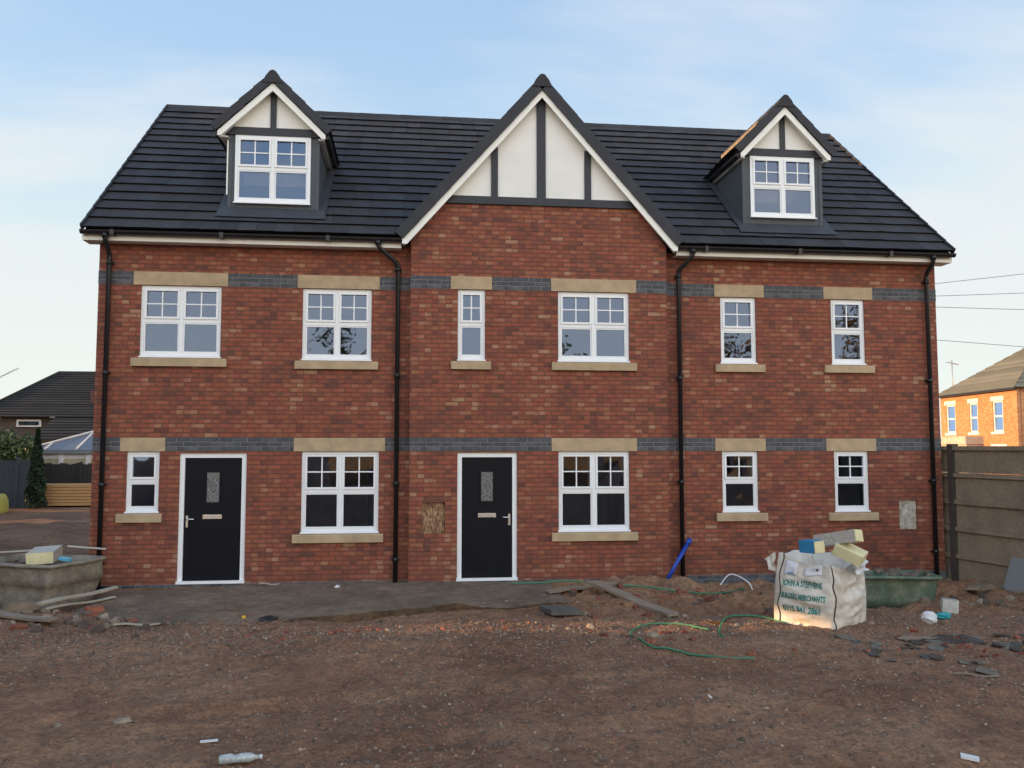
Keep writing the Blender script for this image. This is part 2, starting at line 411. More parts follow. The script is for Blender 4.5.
wall(mb, -7.3, BL, 0, 5.62, 0, holes_main); wall(mb, BR, 7.3, 0, 5.62, 0, holes_main)
wall(mb, BL, BR, 0, 5.53, MY, holes_mid)
mb.poly([(BL,MY,5.53),(BR,MY,5.53),(BR,MY,5.68),(1.68,MY,6.36),(-1.72,MY,6.36),(BL,MY,5.68)])
for x, s in ((BL,1),(BR,-1)): mb.poly([(x,MY,0),(x,MY,5.6),(x,.0,5.6),(x,.0,0)][::s])
# gable ends and rear
for x, s in ((-7.3,1),(7.3,-1)):
    mb.poly([(x,0,0),(x,0,5.53),(x,4.2,9.45),(x,HY,5.53),(x,HY,0)][::s])
mb.poly([(-7.3,HY,0),(-7.3,HY,5.53),(7.3,HY,5.53),(7.3,HY,0)])
mb.build('wall', m_brick, house)

def band(x0, x1, z0, y, n=3):
    m = MB(); m.box(x0, y-.005, z0, x1, y+.05, z0+n*.075-.004)
    return m.build('string_course', m_blue, house, origin=(x0, y, z0))
lint_hi = [(-6.75,-5.25,0),(-4.117,-2.76,0),(3.108,4.02,0),(5.14,6.07,0)]; lint_hi_m = [(-1.563,-.868,MY),(.147,1.635,MY)]
lint_lo = [(-6.877,-6.178,0),(-4.133,-2.64,0),(3.077,3.996,0),(5.12,6.056,0)]; lint_lo_m = [(.146,1.623,MY)]
def bands(xa, xb, y, lints, z0):
    x = xa
    for a, b_, _ in sorted(lints):
        if xa <= a and b_ <= xb: band(x, a-.004, z0, y); x = b_+.004
    band(x, xb, z0, y)
bands(-7.304, BL-.002, 0, lint_hi, 4.862); bands(BR+.002, 7.304, 0, lint_hi, 4.862); bands(BL-.004, BR+.004, MY, lint_hi_m, 4.862)
bands(-7.304, BL-.002, 0, lint_lo, 2.137); bands(BR+.002, 7.304, 0, lint_lo, 2.137); bands(BL-.004, BR+.004, MY, lint_lo_m, 2.137)
for z0, lst in ((4.862, lint_hi+lint_hi_m), (2.133, lint_lo+lint_lo_m)):
    for a, b_, y in lst:
        m = MB(); m.box(a, y-.012, z0+.001, b_, y+.10, z0+.222); m.build('lintel', m_stone, house)
for a, b_, zt, y in [(-6.745,-5.24,3.665,0),(-4.14,-2.77,3.645,0),(3.10,4.005,3.67,0),(5.12,6.055,3.675,0),(-6.895,-6.195,1.14,0),(-4.13,-2.655,.78,0),
                     (3.075,3.995,1.065,0),(5.12,6.045,1.055,0),(-1.557,-.885,3.649,MY),(.153,1.627,3.651,MY),(.143,1.613,.778,MY)]:
    m = MB(); m.prism([(a,y-.055,zt-.145),(a,y-.055,zt-.022),(a,y-.045,zt-.012),(a,y+.11,zt-.001),(a,y+.11,zt-.145)], (b_-a,0,0)); m.build('sill', m_stone, house)
# blue brick plinth below the damp course, with vents
def plinth(x0, x1, y):
    m = MB(); m.box(x0, y-.006, -.45, x1, y+.06, -.003); m.build('plinth', m_blue, house, origin=(x0, y, -.453))
plinth(-7.306, BL-.003, 0); plinth(BL-.006, BR+.006, MY); plinth(BR+.009, 7.306, 0)
for x, y in ((-7.1,0),(-2.05,MY),(-.17,MY),(.79,MY),(1.62,MY)):
    m = MB(); m.box(x, y-.011, -.068, x+.215, y+.01, -.008); v_ = m.build('air_vent', m_void, house)

# ---- windows
def window(x0, z0, x1, z1, yw, lights=2, bars=True, parent=None, tag_top=.5, name='window', cill=True):
    """frame mesh with sashes; returns the frame; panes and bars are its children"""
    par = parent if parent is not None else house
    fm = MB(); bars_ = []; panes = []
    y = yw; zb = z0 + (.035 if cill else 0)
    o = .05
    fm.box(x0, y, zb, x0+o, y+.07, z1); fm.box(x1-o, y, zb, x1, y+.07, z1)
    fm.box(x0+o, y, z1-o, x1-o, y+.07, z1); fm.box(x0+o, y, zb, x1-o, y+.07, zb+o)
    if cill: fm.prism([(x0-.012,y-.045,z0),(x0-.012,y-.045,z0+.022),(x0-.012,y+.001,zb-.001),(x0-.012,y+.07,zb-.001),(x0-.012,y+.07,z0)], (x1-x0+.024,0,0))
    zi0, zi1 = zb+o, z1-o
    cells = []
    if lights == 2:
        xm = (x0+x1)/2; fm.box(xm-.03, y, zi0, xm+.03, y+.07, zi1)
        cells = [(x0+o, xm-.03), (xm+.03, x1-o)]
    else: cells = [(x0+o, x1-o)]
    zt = zi0 + (zi1-zi0)*.5
    for (a, b_) in cells:
        fm.box(a, y+.004, zt-.03, b_, y+.066, zt+.03)
        for (c, d, top) in ((zi0, zt-.03, 0), (zt+.03, zi1, 1)):
            s = .036 if top else .024
            sy = y-.012 if top else y+.010
            fm.box(a+.002, sy, c+.002, a+s, y+.06, d-.002); fm.box(b_-s, sy, c+.002, b_-.002, y+.06, d-.002)
            fm.box(a+s, sy, d-s, b_-s, y+.06, d-.002); fm.box(a+s, sy, c+.002, b_-s, y+.06, c+s)
            panes.append((a+s, c+s, b_-s, d-s))
            if top and bars:
                xm = (a+b_)/2; zm = (c+d)/2; bm = MB(); bars_.append(bm)
                bm.box(xm-.010, y+.014, c+s, xm+.010, y+.030, d-s)
                bm.box(a+s, y+.0145, zm-.010, xm-.010, y+.0295, zm+.010); bm.box(xm+.010, y+.0145, zm-.010, b_-s, y+.0295, zm+.010)
    fo = fm.build(name, m_white, par)
    kids = fo if parent is None else parent
    for b_m in bars_: b_m.build('glazing_bar', m_white, kids)
    for (a, c, b_, d) in panes:
        p = MB(); tilt = random.uniform(-.002, .002); t2 = random.uniform(-.002, .002)
        p.poly([(a,y+.031+tilt,c),(b_,y+.031-tilt,c),(b_,y+.031+t2,d),(a,y+.031-t2,d)])
        p.build('pane', m_glass, kids, )
    return fo
FY = .035
window(-6.63,3.665,-5.35,4.858,FY); window(-4.03,3.645,-2.89,4.858,FY)
window(3.215,3.67,3.87,4.858,FY,1); window(5.277,3.675,5.915,4.858,FY,1)
window(-6.77,1.14,-6.26,2.130,FY,1,False); window(-4.0,.78,-2.74,2.130,FY)
window(3.2,1.065,3.852,2.130,FY,1); window(5.264,1.055,5.907,2.130,FY,1)
window(-1.443,3.649,-.983,4.858,MY+FY,1); window(.267,3.651,1.507,4.858,MY+FY); window(.265,.778,1.487,2.130,MY+FY)

# ---- rooms behind the glass
m = MB()
for (xa, xb) in ((-7.15,-4.6),(-4.5,-2.3),(-2.2,.0),(.1,2.1),(2.3,4.6),(4.7,7.15)):
    for (za, zb) in ((.02,2.38),(2.75,5.3)):
        m.poly([(xa,.13,za),(xb,.13,za),(xb,4.2,za),(xa,4.2,za)]); m.poly([(xa,.13,zb),(xa,4.2,zb),(xb,4.2,zb),(xb,.13,zb)])
        m.poly([(xa,4.2,za),(xb,4.2,za),(xb,4.2,zb),(xa,4.2,zb)])
        m.poly([(xa,.13,za),(xa,4.2,za),(xa,4.2,zb),(xa,.13,zb)]); m.poly([(xb,.13,za),(xb,.13,zb),(xb,4.2,zb),(xb,4.2,za)])
m.build('interior', m_plaster, house)
m = MB(); m.box(-3.75,3.9,.03,-3.1,4.15,1.95); m.box(-2.95,3.0,.03,-2.6,4.1,1.6); m.box(.5,3.9,.03,1.0,4.15,2.0); m.box(3.4,3.6,.03,3.8,4.1,1.4)
m.build('stored_board', m_ply, house)

# ---- doors
def door(x0, x1, zt, y, hinge_left):
    fm = MB(); w = .075
    fm.box(x0, y+.03, .0, x0+w, y+.10, zt); fm.box(x1-w, y+.03, .0, x1, y+.10, zt); fm.box(x0+w, y+.03, zt-w, x1-w, y+.10, zt)
    fm.box(x0-.01, y-.02, .0, x1+.01, y+.028, .045)
    fr = fm.build('door_frame', m_white, house)
    lm = MB(); a, b_ = x0+w+.004, x1-w-.004; z1 = zt-w-.004
    lm.box(a, y+.062, .05, b_, y+.10, z1)
    cx = (a+b_)/2 + (-.005 if hinge_left else 0)
    # moulded panel lines
    for (pa, pb, pc, pd) in ((a+.10, .16, b_-.10, .82),):
        t = .012
        for bx in ((pa,pb,pc,pb+t),(pa,pd-t,pc,pd),(pa,pb+t,pa+t,pd-t),(pc-t,pb+t,pc,pd-t)): lm.box(bx[0], y+.057, bx[1], bx[2], y+.0621, bx[3])
    for bx in ((cx-.13,1.26,cx+.13,1.30),(cx-.13,1.79,cx+.13,1.83),(cx-.13,1.30,cx-.10,1.79),(cx+.10,1.30,cx+.13,1.79)): lm.box(bx[0], y+.050, bx[1], bx[2], y+.0622, bx[3])
    lf = lm.build('door', m_door, house)
    g = MB(); g.box(cx-.098, y+.058, 1.302, cx+.098, y+.0625, 1.788); g.build('door_glass', m_obsc, lf)
    c = MB(); yy = y+.053
    def arc(cx_, cz, rx, rz, t0, t1, n=14): c.tube([(cx_+rx*math.cos(t), yy, cz+rz*math.sin(t)) for t in np.linspace(t0, t1, n)], .0035, 5)
    arc(cx, 1.545, .075, .12, 0, 2*math.pi, 24)
    c.tube([(cx-.095,yy,1.545),(cx,yy,1.70),(cx+.095,yy,1.545),(cx,yy,1.39),(cx-.095,yy,1.545)], .0035, 5)
    for s in (-1, 1):
        arc(cx+s*.05, 1.73, .04, .045, 0, 2*math.pi); arc(cx+s*.05, 1.36, .04, .045, 0, 2*math.pi)
        arc(cx, 1.545+s*.16, .05, .05, 0, 2*math.pi)
    c.build('leaded_pattern', m_came, lf)
    lb = MB(); lb.box(cx-.15, y+.048, 1.035, cx+.15, y+.0615, 1.105); lb.box(cx-.13, y+.043, 1.05, cx+.13, y+.0478, 1.092); lb.build('letterbox', m_chrome, lf)
    hx = a+.045 if hinge_left else b_-.045; s = 1 if hinge_left else -1
    hm = MB(); hm.box(hx-.018, y+.052, .90, hx+.018, y+.0617, 1.09)
    hm.tube([(hx,y+.055,1.035),(hx,y+.005,1.035),(hx+s*.12,y+.005,1.035)], .011, 6); hm.build('door_handle', m_chrome, lf)
m_obsc = simple('obscure_glass', (.10,.105,.11), .25, var=.5, scale=40, spec=.8)
m_came = simple('lead_came', (.30,.31,.31), .4, var=.1)
door(-5.943, -4.887, 2.103, 0, True)
door(-1.439, -.441, 2.110, MY, False)
# meter box recesses
def osb():
    m, nt, b = newmat('weathered_osb')
    tc = N(nt, 'ShaderNodeTexCoord').outputs['Object']
    mp = N(nt, 'ShaderNodeMapping'); mp.inputs['Scale'].default_value = (1.2, 1, .35); mp.inputs['Rotation'].default_value = (0,.3,0); L(nt, tc, mp.inputs[0])
    vo = N(nt, 'ShaderNodeTexVoronoi', i_Scale=45); L(nt, mp.outputs[0], vo.inputs['Vector'])
    s = N(nt, 'ShaderNodeSeparateColor'); L(nt, vo.outputs['Color'], s.inputs[0])
    L(nt, ramp(nt, s.outputs[0], [(0,(.10,.04,.025)),(.5,(.22,.12,.065)),(1,(.40,.27,.14))]), b.inputs['Base Color']); b.inputs['Roughness'].default_value = .85
    return m
m = MB(); m.box(-2.018, MY+.05, .772, -1.642, MY+.10, 1.293); m.build('meter_box_board', osb(), house)
def plastery():
    m, nt, b = newmat('smeared_mortar')
    tc = N(nt, 'ShaderNodeTexCoord').outputs['Object']
    L(nt, ramp(nt, noise(nt, tc, 11, 5, .7), [(.30,(.16,.09,.06)),(.42,(.34,.30,.24)),(.6,(.50,.47,.41)),(.75,(.60,.57,.50))]), b.inputs['Base Color']); b.inputs['Roughness'].default_value = .9
    bump(nt, b, noise(nt, tc, 14, 5), .8, .02); return m
m = MB(); m.box(6.462, .035, .742, 6.798, .09, 1.258); m.build('meter_box_mortar', plastery(), house)

# ---- main roof
EY, EZ, RY, RZ = -.30, 5.70, 4.2, 9.50
def tile_plane(mb, O, U, V, ulen, vlen, cw, ch, th=.026, skip=None, half=True, jit=.004):
    """courses of lapped tiles: O lower corner, U along eave, V up the slope"""
    O = Vector(O); U = Vector(U).normalized(); V = Vector(V).normalized(); Nn = U.cross(V).normalized()
    if Nn.z < 0: Nn = -Nn
    nr = math.ceil(vlen/ch)
    for r_ in range(nr):
        v0 = r_*ch; v1 = min(v0+ch+.03, vlen)
        off = (cw*.5 if (r_ % 2 and half) else 0); u = -off; k = 0
        while u < ulen:
            a, b_ = max(u, 0), min(u+cw, ulen); u += cw; k += 1
            if b_-a < .02: continue
            if skip and skip(O+U*((a+b_)/2)+V*((v0+v1)/2)): continue
            j = random.uniform(-jit, jit); j2 = random.uniform(-jit, jit); dv = random.uniform(-.004, .004)
            g = .0015
            p = lambda uu, vv_, hh: O+U*uu+V*vv_+Nn*hh
            q = [p(a+g,v0+dv,th+.018+j), p(b_-g,v0+dv,th+.018+j2), p(b_-g,v1,.016+j2*.4), p(a+g,v1,.016+j*.4), p(a+g,v0+dv+.04,-.0), p(b_-g,v0+dv+.04,-.0)]
            i_ = [mb.vert(x) for x in q]
            mb.face([i_[0],i_[1],i_[2],i_[3]]); mb.face([i_[4],i_[5],i_[1],i_[0]])
            mb.face([i_[4], i_[0], i_[3]]); mb.face([i_[1], i_[5], i_[2]])
slope = (RZ-EZ)/(RY-EY); sl_len = math.hypot(RY-EY, RZ-EZ); Vm = Vector((0, RY-EY, RZ-EZ)).normalized()
def skip_main(p):
    for (a, b_) in ((-5.30,-3.88),(3.84,5.28)):
        if a < p.x < b_ and .42 < p.y < 1.75: return True
    if -2.42 < p.x < 2.38 and p.z < 8.5 - abs(p.x+.02)*1.17: return True
    return False
ngap = 17
mb = MB(); tile_plane(mb, (-7.47,EY,EZ), (1,0,0), Vm, 14.94, sl_len, .30, sl_len/ngap, th=.036, skip=skip_main, half=False)
tile_plane(mb, (-7.47,2*RY-EY,EZ), (1,0,0), Vector((0,-Vm.y,Vm.z)), 14.94, sl_len, 1.2, sl_len/ngap, th=.030)
roof = mb.build('roof', m_tile, house)
# under-roof deck, closing the loft
m = MB(); yk = .9; zk = EZ+(RZ-EZ)/(RY-EY)*(yk-EY)-.02; m.poly([(-7.45,EY+.02,EZ-.02),(-2.42,EY+.02,EZ-.02),(-2.42,yk,zk),(-7.45,yk,zk)]); m.poly([(2.38,EY+.02,EZ-.02),(7.45,EY+.02,EZ-.02),(7.45,yk,zk),(2.38,yk,zk)]); m.poly([(-7.45,yk,zk),(7.45,yk,zk),(7.45,RY,RZ-.02),(-7.45,RY,RZ-.02)]); m.poly([(-7.45,2*RY-EY-.02,EZ-.02),(-7.45,RY,RZ-.02),(7.45,RY,RZ-.02),(7.45,2*RY-EY-.02,EZ-.02)])
m.build('roof_felt', m_black, roof)
def ridge_run(a, b_, n, r, name, parent, seg=6, drop=.05):
    """half-round ridge tiles with lapped joints, one mesh"""
    a, b_ = Vector(a), Vector(b_); d = (b_-a); L_ = d.length; d.normalize(); s = d.cross(Vector((0,0,1))).normalized(); up = Vector((0,0,1))
    m = MB(); step = L_/n
    for k in range(n):
        p0 = a+d*step*k; p1 = a+d*(step*(k+1)+.02)
        r0, r1 = r*1.06, r*.97
        rings = []
        for p, rr in ((p0, r0), (p1, r1)):
            rings.append([m.vert(p + s*(rr*q[0]) + up*(rr*q[1])) for q in ((1.35,-1.35),(.90,-.40),(.34,.30),(0,.42),(-.34,.30),(-.90,-.40),(-1.35,-1.35))])
        for j in range(seg): m.face([rings[0][j], rings[0][j+1], rings[1][j+1], rings[1][j]])
        m.face(rings[0]); m.face(rings[1][::-1])
    return m.build(name, m_tile, parent)
ridge_run((-7.5,RY,RZ+.03), (7.5,RY,RZ+.03), 33, .105, 'ridge_tile', roof)
# verge caps, stepped
def verge(O, V, outdir, vlen, n, name, parent, w=.11, h=.15, mat=None, lip=.012):
    O, V, outdir = Vector(O), Vector(V).normalized(), Vector(outdir).normalized()
    Nn = V.cross(outdir); Nn = Nn if Nn.z > 0 else -Nn
    m = MB(); st = vlen/n
    for k in range(n):
        a = k*st; e = a+st-.0008
        lo = lip; hi = .0
        P = [(a,lo),(e,hi)]
        pts = []
        for (t, hh) in P:
            pts.append([O+V*t+Nn*(hh+.055)+outdir*0-outdir*w, O+V*t+Nn*(hh+.055), O+V*t+Nn*(hh+.035-h)])
            
        a0, a1 = pts
        back = [p - outdir*.02 for p in (a0[2], a1[2])]
        i0 = [m.vert(p) for p in a0+[back[0]]]; i1 = [m.vert(p) for p in a1+[back[1]]]
        for j in range(3): m.face([i0[j], i0[j+1], i1[j+1], i1[j]])
        m.face([i0[3], i0[0], i1[0], i1[3]]); m.face(i0[::-1]); m.face(i1)
    return m.build(name, mat or m_verge, parent)
verge((-7.5,EY-.01,EZ+.01), Vm, (-1,0,0), sl_len, ngap, 'verge_cap', roof, w=.035, h=.10)
verge((7.5,EY-.01,EZ+.01), Vm, (1,0,0), sl_len, ngap, 'verge_cap', roof, w=.035, h=.10)
# eaves: fascia, soffit, gutters
def eave(xa, xb):
    m = MB(); m.box(xa, -.225, 5.535, xb, -.20, 5.68); m.build('fascia', m_fascia, house)
    m = MB(); m.box(xa, -.199, 5.535, xb, .003, 5.55); m.build('soffit', m_fascia, house)
    m = MB(); n = 9
    A = [(-.30+.062*math.cos(t), 5.675+.062*math.sin(t)) for t in np.linspace(math.pi, 2*math.pi, n)]
    B = [(-.30+.055*math.cos(t), 5.675+.055*math.sin(t)) for t in np.linspace(2*math.pi, math.pi, n)]
    ring = [(y_-.0, z_) for y_, z_ in A+B]
    m.prism([(xa, y_, z_) for y_, z_ in ring], (xb-xa,0,0))
    x = xa+.5
    while x < xb-.2: m.box(x-.03, -.372, 5.60, x+.03, -.232, 5.685); x += 1.7
    m.build('gutter', m_black, house)
eave(-7.50, -2.40); eave(2.36, 7.50)
for x0_, x1_ in ((-7.50,-7.30),(7.30,7.50)):
    m = MB(); m.box(x0_+.002,   .004, 5.535, x1_-.002, .10, 5.80); m.build('box_end', m_fascia, house)
def downpipe(xt, x, y, zb):
    m = MB()
    if abs(xt-x) > .05: pts = [(xt,-.30,5.62),(xt,-.30,5.56),(xt+(x-xt)*.12,-.285,5.50),(x-(x-xt)*.10,y-.02,5.32),(x,y,5.24),(x,y,zb)]
    else: pts = [(x,-.30,5.62),(x,-.30,5.56),(x,-.28,5.50),(x,y-.02,5.36),(x,y,5.28),(x,y,zb)]
    m.tube(pts, .038, 12)
    for z in (5.2, 3.4, 1.6, .35): m.tube([(x,y,z-.035),(x,y,z+.035)], .047, 12); m.box(x-.06,y+.02,z-.02,x+.06,.0,z+.02) if y > -.1 else None
    m.tube([(pts[0][0],-.30,5.56),(pts[0][0],-.30,5.64)], .052, 12)
    m.build('downpipe', m_black, house)
downpipe(-7.12,-7.12,-.07,-.05); downpipe(-2.78,-2.45,-.07,-.05); downpipe(2.63,2.44,-.07,-.1); downpipe(7.09,7.09,-.07,-.2)

# ---- middle gable
GX = -.02; gy = MY-.15
apex = 8.42; ax_half = 2.365; bz = 5.69
def barge(cx, half, zend, zap, y, w, th, name, parent, mat):
    """pair of raking boards meeting at the apex, as one mitred mesh"""
    m = MB(); dx, dz = half, zap-zend; L_ = math.hypot(dx, dz); off = w*L_/dx     # vertical width
    pts = [(cx-half,y,zend),(cx,y,zap),(cx+half,y,zend),(cx+half,y,zend-w*.75),(cx+half-w*.55,y,zend-w*.75),(cx,y,zap-off),(cx-half+w*.55,y,zend-w*.75),(cx-half,y,zend-w*.75)]
    # split in two convex-ish halves
    m.prism([pts[0],pts[1],pts[5],pts[6],pts[7]], (0,th,0)); m.prism([pts[1],pts[2],pts[3],pts[4],pts[5]], (0,th,0))
    return m.build(name, mat, parent)
barge(GX, ax_half, bz, apex, gy, .145, .025, 'barge_board', house, m_fascia)
# soffit behind the boards
m = MB()
for s in (-1, 1):
    m.prism([(GX+s*2.34, gy+.026, bz-.09), (GX, gy+.026, apex-.10), (GX, gy+.026, apex-.13), (GX+s*2.34, gy+.026, bz-.115)][::s], (0,.125,0))
m.build('gable_soffit', m_fascia, house)
m = MB(); m.prism([(-1.66,MY+.0,6.45),(1.62,MY+.0,6.45),(GX,MY+.0,8.27)], (0,.05,0)); m.build('render_panel', m_render, house)
m = MB(); m.box(-1.76,MY-.04,6.335,1.72,MY+.03,6.468); m.build('tie_beam', m_timber, house)
def post(x, w, z0, z1, y): 
    m = MB(); m.box(x-w/2, y-.03, z0, x+w/2, y+.01, z1); m.build('timber_post', m_timber, house)
post(-.02,.155,6.469,8.29,MY); post(-.828,.115,6.469,7.33,MY); post(.795,.115,6.469,7.33,MY)
# gable roof slopes
def gable_roof(cx, half, zend, zap, yf, yb, ncourse, vdrop, parent, name='roof', w=.11, h=.16, both=True, up=.06):
    mb = MB(); dz = zap-zend
    for s in (-1, 1):
        V = Vector((-s*half, 0, dz)).normalized(); L_ = math.hypot(half, dz)
        nrm = Vector((s*dz, 0, half)).normalized()
        O = Vector((cx+s*half, yf+.04, zend)) + nrm*up
        tile_plane(mb, O, (0,1,0), V, yb-yf-.04, L_, .30, L_/ncourse, th=.03, half=False)
    r_ = mb.build(name, m_tile, parent)
    for s in (-1, 1):
        V = Vector((-s*half, 0, dz)).normalized(); L_ = math.hypot(half, dz); nrm = Vector((s*dz, 0, half)).normalized()
        verge(Vector((cx+s*half, yf-.03, zend))+nrm*(up+.02)-V*.0, V, (0,-1,0), L_+.0, ncourse, 'verge_cap', r_ if parent is house else parent, w=w, h=h, lip=(.005 if parent is house else .014))
        f_ = MB(); f_.obox(Vector((cx+s*half, yf+.04, zend))+nrm*.0, V*L_, (0,yb-yf-.04,0), nrm*.05); f_.build('roof_felt', m_black, r_ if parent is house else parent)
    ridge_run((cx,yf-.045,zap+up+.085), (cx,yb,zap+up+.085), max(3, int((yb-yf)/.45)), .12, 'ridge_tile', r_ if parent is house else parent)
    return r_
gable_roof(GX, 2.40, 5.705, 8.43, gy, 3.4, 9, .2, house, 'gable_roof', up=.035)

# ---- dormers
def dormer(x0, x1, wx0, wx1, wz0, wz1, cx, half, zend, zap, yf, label):
    """front wall at y=yf; one part of the house with its own sub-parts"""
    m = MB(); zt = 7.56
    roofz = lambda y: EZ + slope*(y-EY)
    zb = roofz(yf)-.05
    # front panels round the window
    m.box(x0, yf, zb, wx0, yf+.06, zt); m.box(wx1, yf, zb, x1, yf+.06, zt); m.box(wx0, yf, zb, wx1, yf+.06, wz0)
    yb = (zt-EZ)/slope+EY+.1
    for xa, xb in ((x0, x0+.06), (x1-.06, x1)):
        m.prism([(xa,yf+.06,zb),(xa,yf+.06,zt),(xa,yb,zt),(xa,yb,zt-.05)], (xb-xa,0,0))
    d = m.build('dormer', m_cheek, house)
    tag(d, label=label)
    # corner trims
    m = MB(); m.box(x0-.012, yf-.012, zb+.1, x0+.05, yf-.001, zt-.02); m.build('corner_trim', m_cheek, d)
    m = MB(); m.box(x1-.05, yf-.012, zb+.1, x1+.012, yf-.001, zt-.02); m.build('corner_trim', m_cheek, d)
    if x0 < 0: m = MB(); m.box(x0-.035, yf-.02, 6.5, x0-.013, yf+.03, 7.46); m.build('white_trim', m_fascia, d)
    # room behind
    m = MB(); m.box(x0+.07, 1.2, 6.5, x1-.07, 1.25, zt); m.box(x0+.07, yf+.1, zb+.1, x1-.07, 1.2, zb+.12); m.build('dormer_interior', m_plaster, d)
    # gable over window
    m = MB(); m.box(cx-half+.10, yf-.035, 7.552, cx+half-.10, yf+.05, 7.69); m.build('tie_beam', m_timber, d)
    gz_ = lambda: 0
    m = MB(); hw = half-.08; zz = zend+.12; m.prism([(cx-hw+.05,yf,7.69),(cx+hw-.05,yf,7.69),(cx,yf,zap-.06)], (0,.05,0)); m.build('render_panel', m_render, d)
    m = MB(); m.box(cx-.05, yf-.028, 7.691, cx+.05, yf+.01, zap-.12); m.build('timber_post', m_timber, d)
    barge(cx, half, zend, zap, yf-.16, .10, .022, 'barge_board', d, m_fascia)
    m = MB()
    for s in (-1, 1):
        m.prism([(cx+s*(half-.02), yf-.137, zend-.07), (cx, yf-.137, zap-.08), (cx, yf-.137, zap-.10), (cx+s*(half-.02), yf-.137, zend-.09)][::s], (0,.136,0))
    m.build('verge_soffit', m_fascia, d)
    gable_roof(cx, half+.03, zend+.01, zap+.03, yf-.16, 3.05, 4, .1, d, 'dormer_roof', w=.10, h=.12, up=.045)
    # side eaves: white fascia and black gutter running back to the main roof
    for s in (-1, 1):
        xe = cx+s*(half-.03); ye = (zend-.05-EZ)/slope+EY
        m = MB(); m.box(min(xe,xe-s*.02), yf-.13, zend-.09, max(xe,xe-s*.02), ye+.1, zend+.0); m.build('side_fascia', m_fascia, d)
        m = MB(); xa = x0 if s < 0 else x1; m.box(min(xe-s*.021,xa+s*.001), yf-.13, zend-.088, max(xe-s*.021,xa+s*.001), ye+.1, zend-.075); m.build('side_soffit', m_fascia, d)
        m = MB(); m.tube([(xe+s*.05, yf-.10, zend-.015), (xe+s*.05, ye+.12, zend-.02)], .045, 8); m.build('side_gutter', m_black, d)
    # lead apron and side flashings lying on the tiles
    m = MB(); Nm = Vector((0,-Vm.z,Vm.y)); o = .062
    P = lambda x, y, e=0: Vector((x, y, roofz(y))) + Nm*(o+e)
    m.prism([P(x0-.16,yf-.24),P(x1+.16,yf-.24),P(x1+.13,yf+.03),P(x0-.13,yf+.03)], Nm*.006)
    for s, xx in ((-1,x0),(1,x1)):
        q = [P(xx,yf+.03),P(xx+s*.15,yf+.03),P(xx+s*.15,yb-.1),P(xx,yb-.1)]
        m.prism(q[::s], Nm*.006)
    m.build('lead_flashing', m_lead, d)
    # window (frame, bars and panes are sub-parts of the dormer)
    window(wx0, wz0, wx1, wz1, yf-.02, 2, True, parent=d, name='window_frame')
    return d
dormer(-5.345,-3.84,-5.243,-3.976,6.352,7.551,-4.618,.90,7.56,8.44,.30,'grey dormer with white window on the left part of the roof')
dr = dormer(3.797,5.31,3.937,5.17,6.391,7.551,4.57,.86,7.55,8.45,.30,'grey dormer with white window on the right part of the roof')

m = MB(); m.prism([(4.57-.15,.75,8.42),(4.57-.10,.75,8.545),(4.57-.27,.75,8.40),(4.57-.27,.75,8.32)], (0,1.95,0)); m.build('ridge_sun_streak', simple('tan_sun_streak', (.20,.165,.12), .9, var=.35, scale=14), dr)  # tan strip whose colour stands in for sunlight along the ridge
# ------------------------------------------------------------------ bulk bag
m_bag, nt, b = newmat('woven_bag')
tc = N(nt, 'ShaderNodeTexCoord').outputs['Object']
cbase = ramp(nt, noise(nt, tc, 4, 5, .65), [(.28,(.38,.33,.27)),(.5,(.58,.53,.46)),(.7,(.68,.64,.57))])
L(nt, cbase, b.inputs['Base Color']); b.inputs['Roughness'].default_value = .75
bump(nt, b, noise(nt, tc, 7, 5, .6), .9, .03)
m_seam = simple('bag_seam', (.05,.04,.03), .8)
m_teal = simple('teal_print', (.03,.20,.19), .7, var=.3, scale=30)
m_foam = simple('yellow_foam', (.62,.56,.33), .85, var=.08, scale=10)
m_foil = simple('foil_facing', (.38,.35,.31), .5, var=.25, scale=25)
m_print = simple('blue_print', (.03,.20,.38), .6, var=.2)
m_poly = simple('white_polythene', (.62,.62,.66), .4, var=.1, scale=9)
bag = thing('bulk_bag', 'large white woven builders bag with green lettering, full of offcuts, at the right', 'bulk bag', (3.05,-4.15,-.13), R(-52.8))
W_, D_, H_ = .80, .96, .93
def bag_pt(side, u, v, inset=0):
    """side 0 front (y=0), 1 right (x=W), 2 back, 3 left; u 0..1, v 0..1 height"""
    taper = .035*math.sin(math.pi*v) - .02*v
    bul = .05*math.sin(math.pi*u)*math.sin(math.pi*min(1, v*1.05+.03))
    w = .028*(vnoise(u*3+side*7, v*9)+.6*vnoise(u*7+side*5, v*17+3))*2*math.sin(math.pi*min(1, max(0, u)))**.35
    w += (.022*math.sin(v*24+u*4+2*math.sin(u*6))*(.6+.8*float(vnoise(u*4+2, v*5))) if side == 1 else .006*math.sin(v*19+u*7))*math.sin(math.pi*u)**.5 + (.012*math.sin(v*34+u*6) if v < .25 and side == 0 else 0)*math.sin(math.pi*u)
    out = bul + float(w) + taper - inset
    top = [.90+.10*(1-u)**2-.04*u, .87-.05*math.sin(3*u), .92, .95+.05*u][side]
    z = H_*v*top*1.02 + (.02*math.sin(u*9+side) if v > .8 else 0)
    sh = -.09*(1-v)*0
    lean = -.05*v
    x, y = [(-W_/2+W_*u, -D_/2-out), (W_/2+out, -D_/2+D_*u), (W_/2-W_*u, D_/2+out), (-W_/2-out, D_/2-D_*u)][side]
    # footprint: near corner at local (W/2,-D/2) is the placed corner
    return Vector(((x - W_/2)*(1-.09*v) + lean*0, (y + D_/2)*(1-.03*v), z))
nU, nV = 26, 34
mb = MB(); grid = []
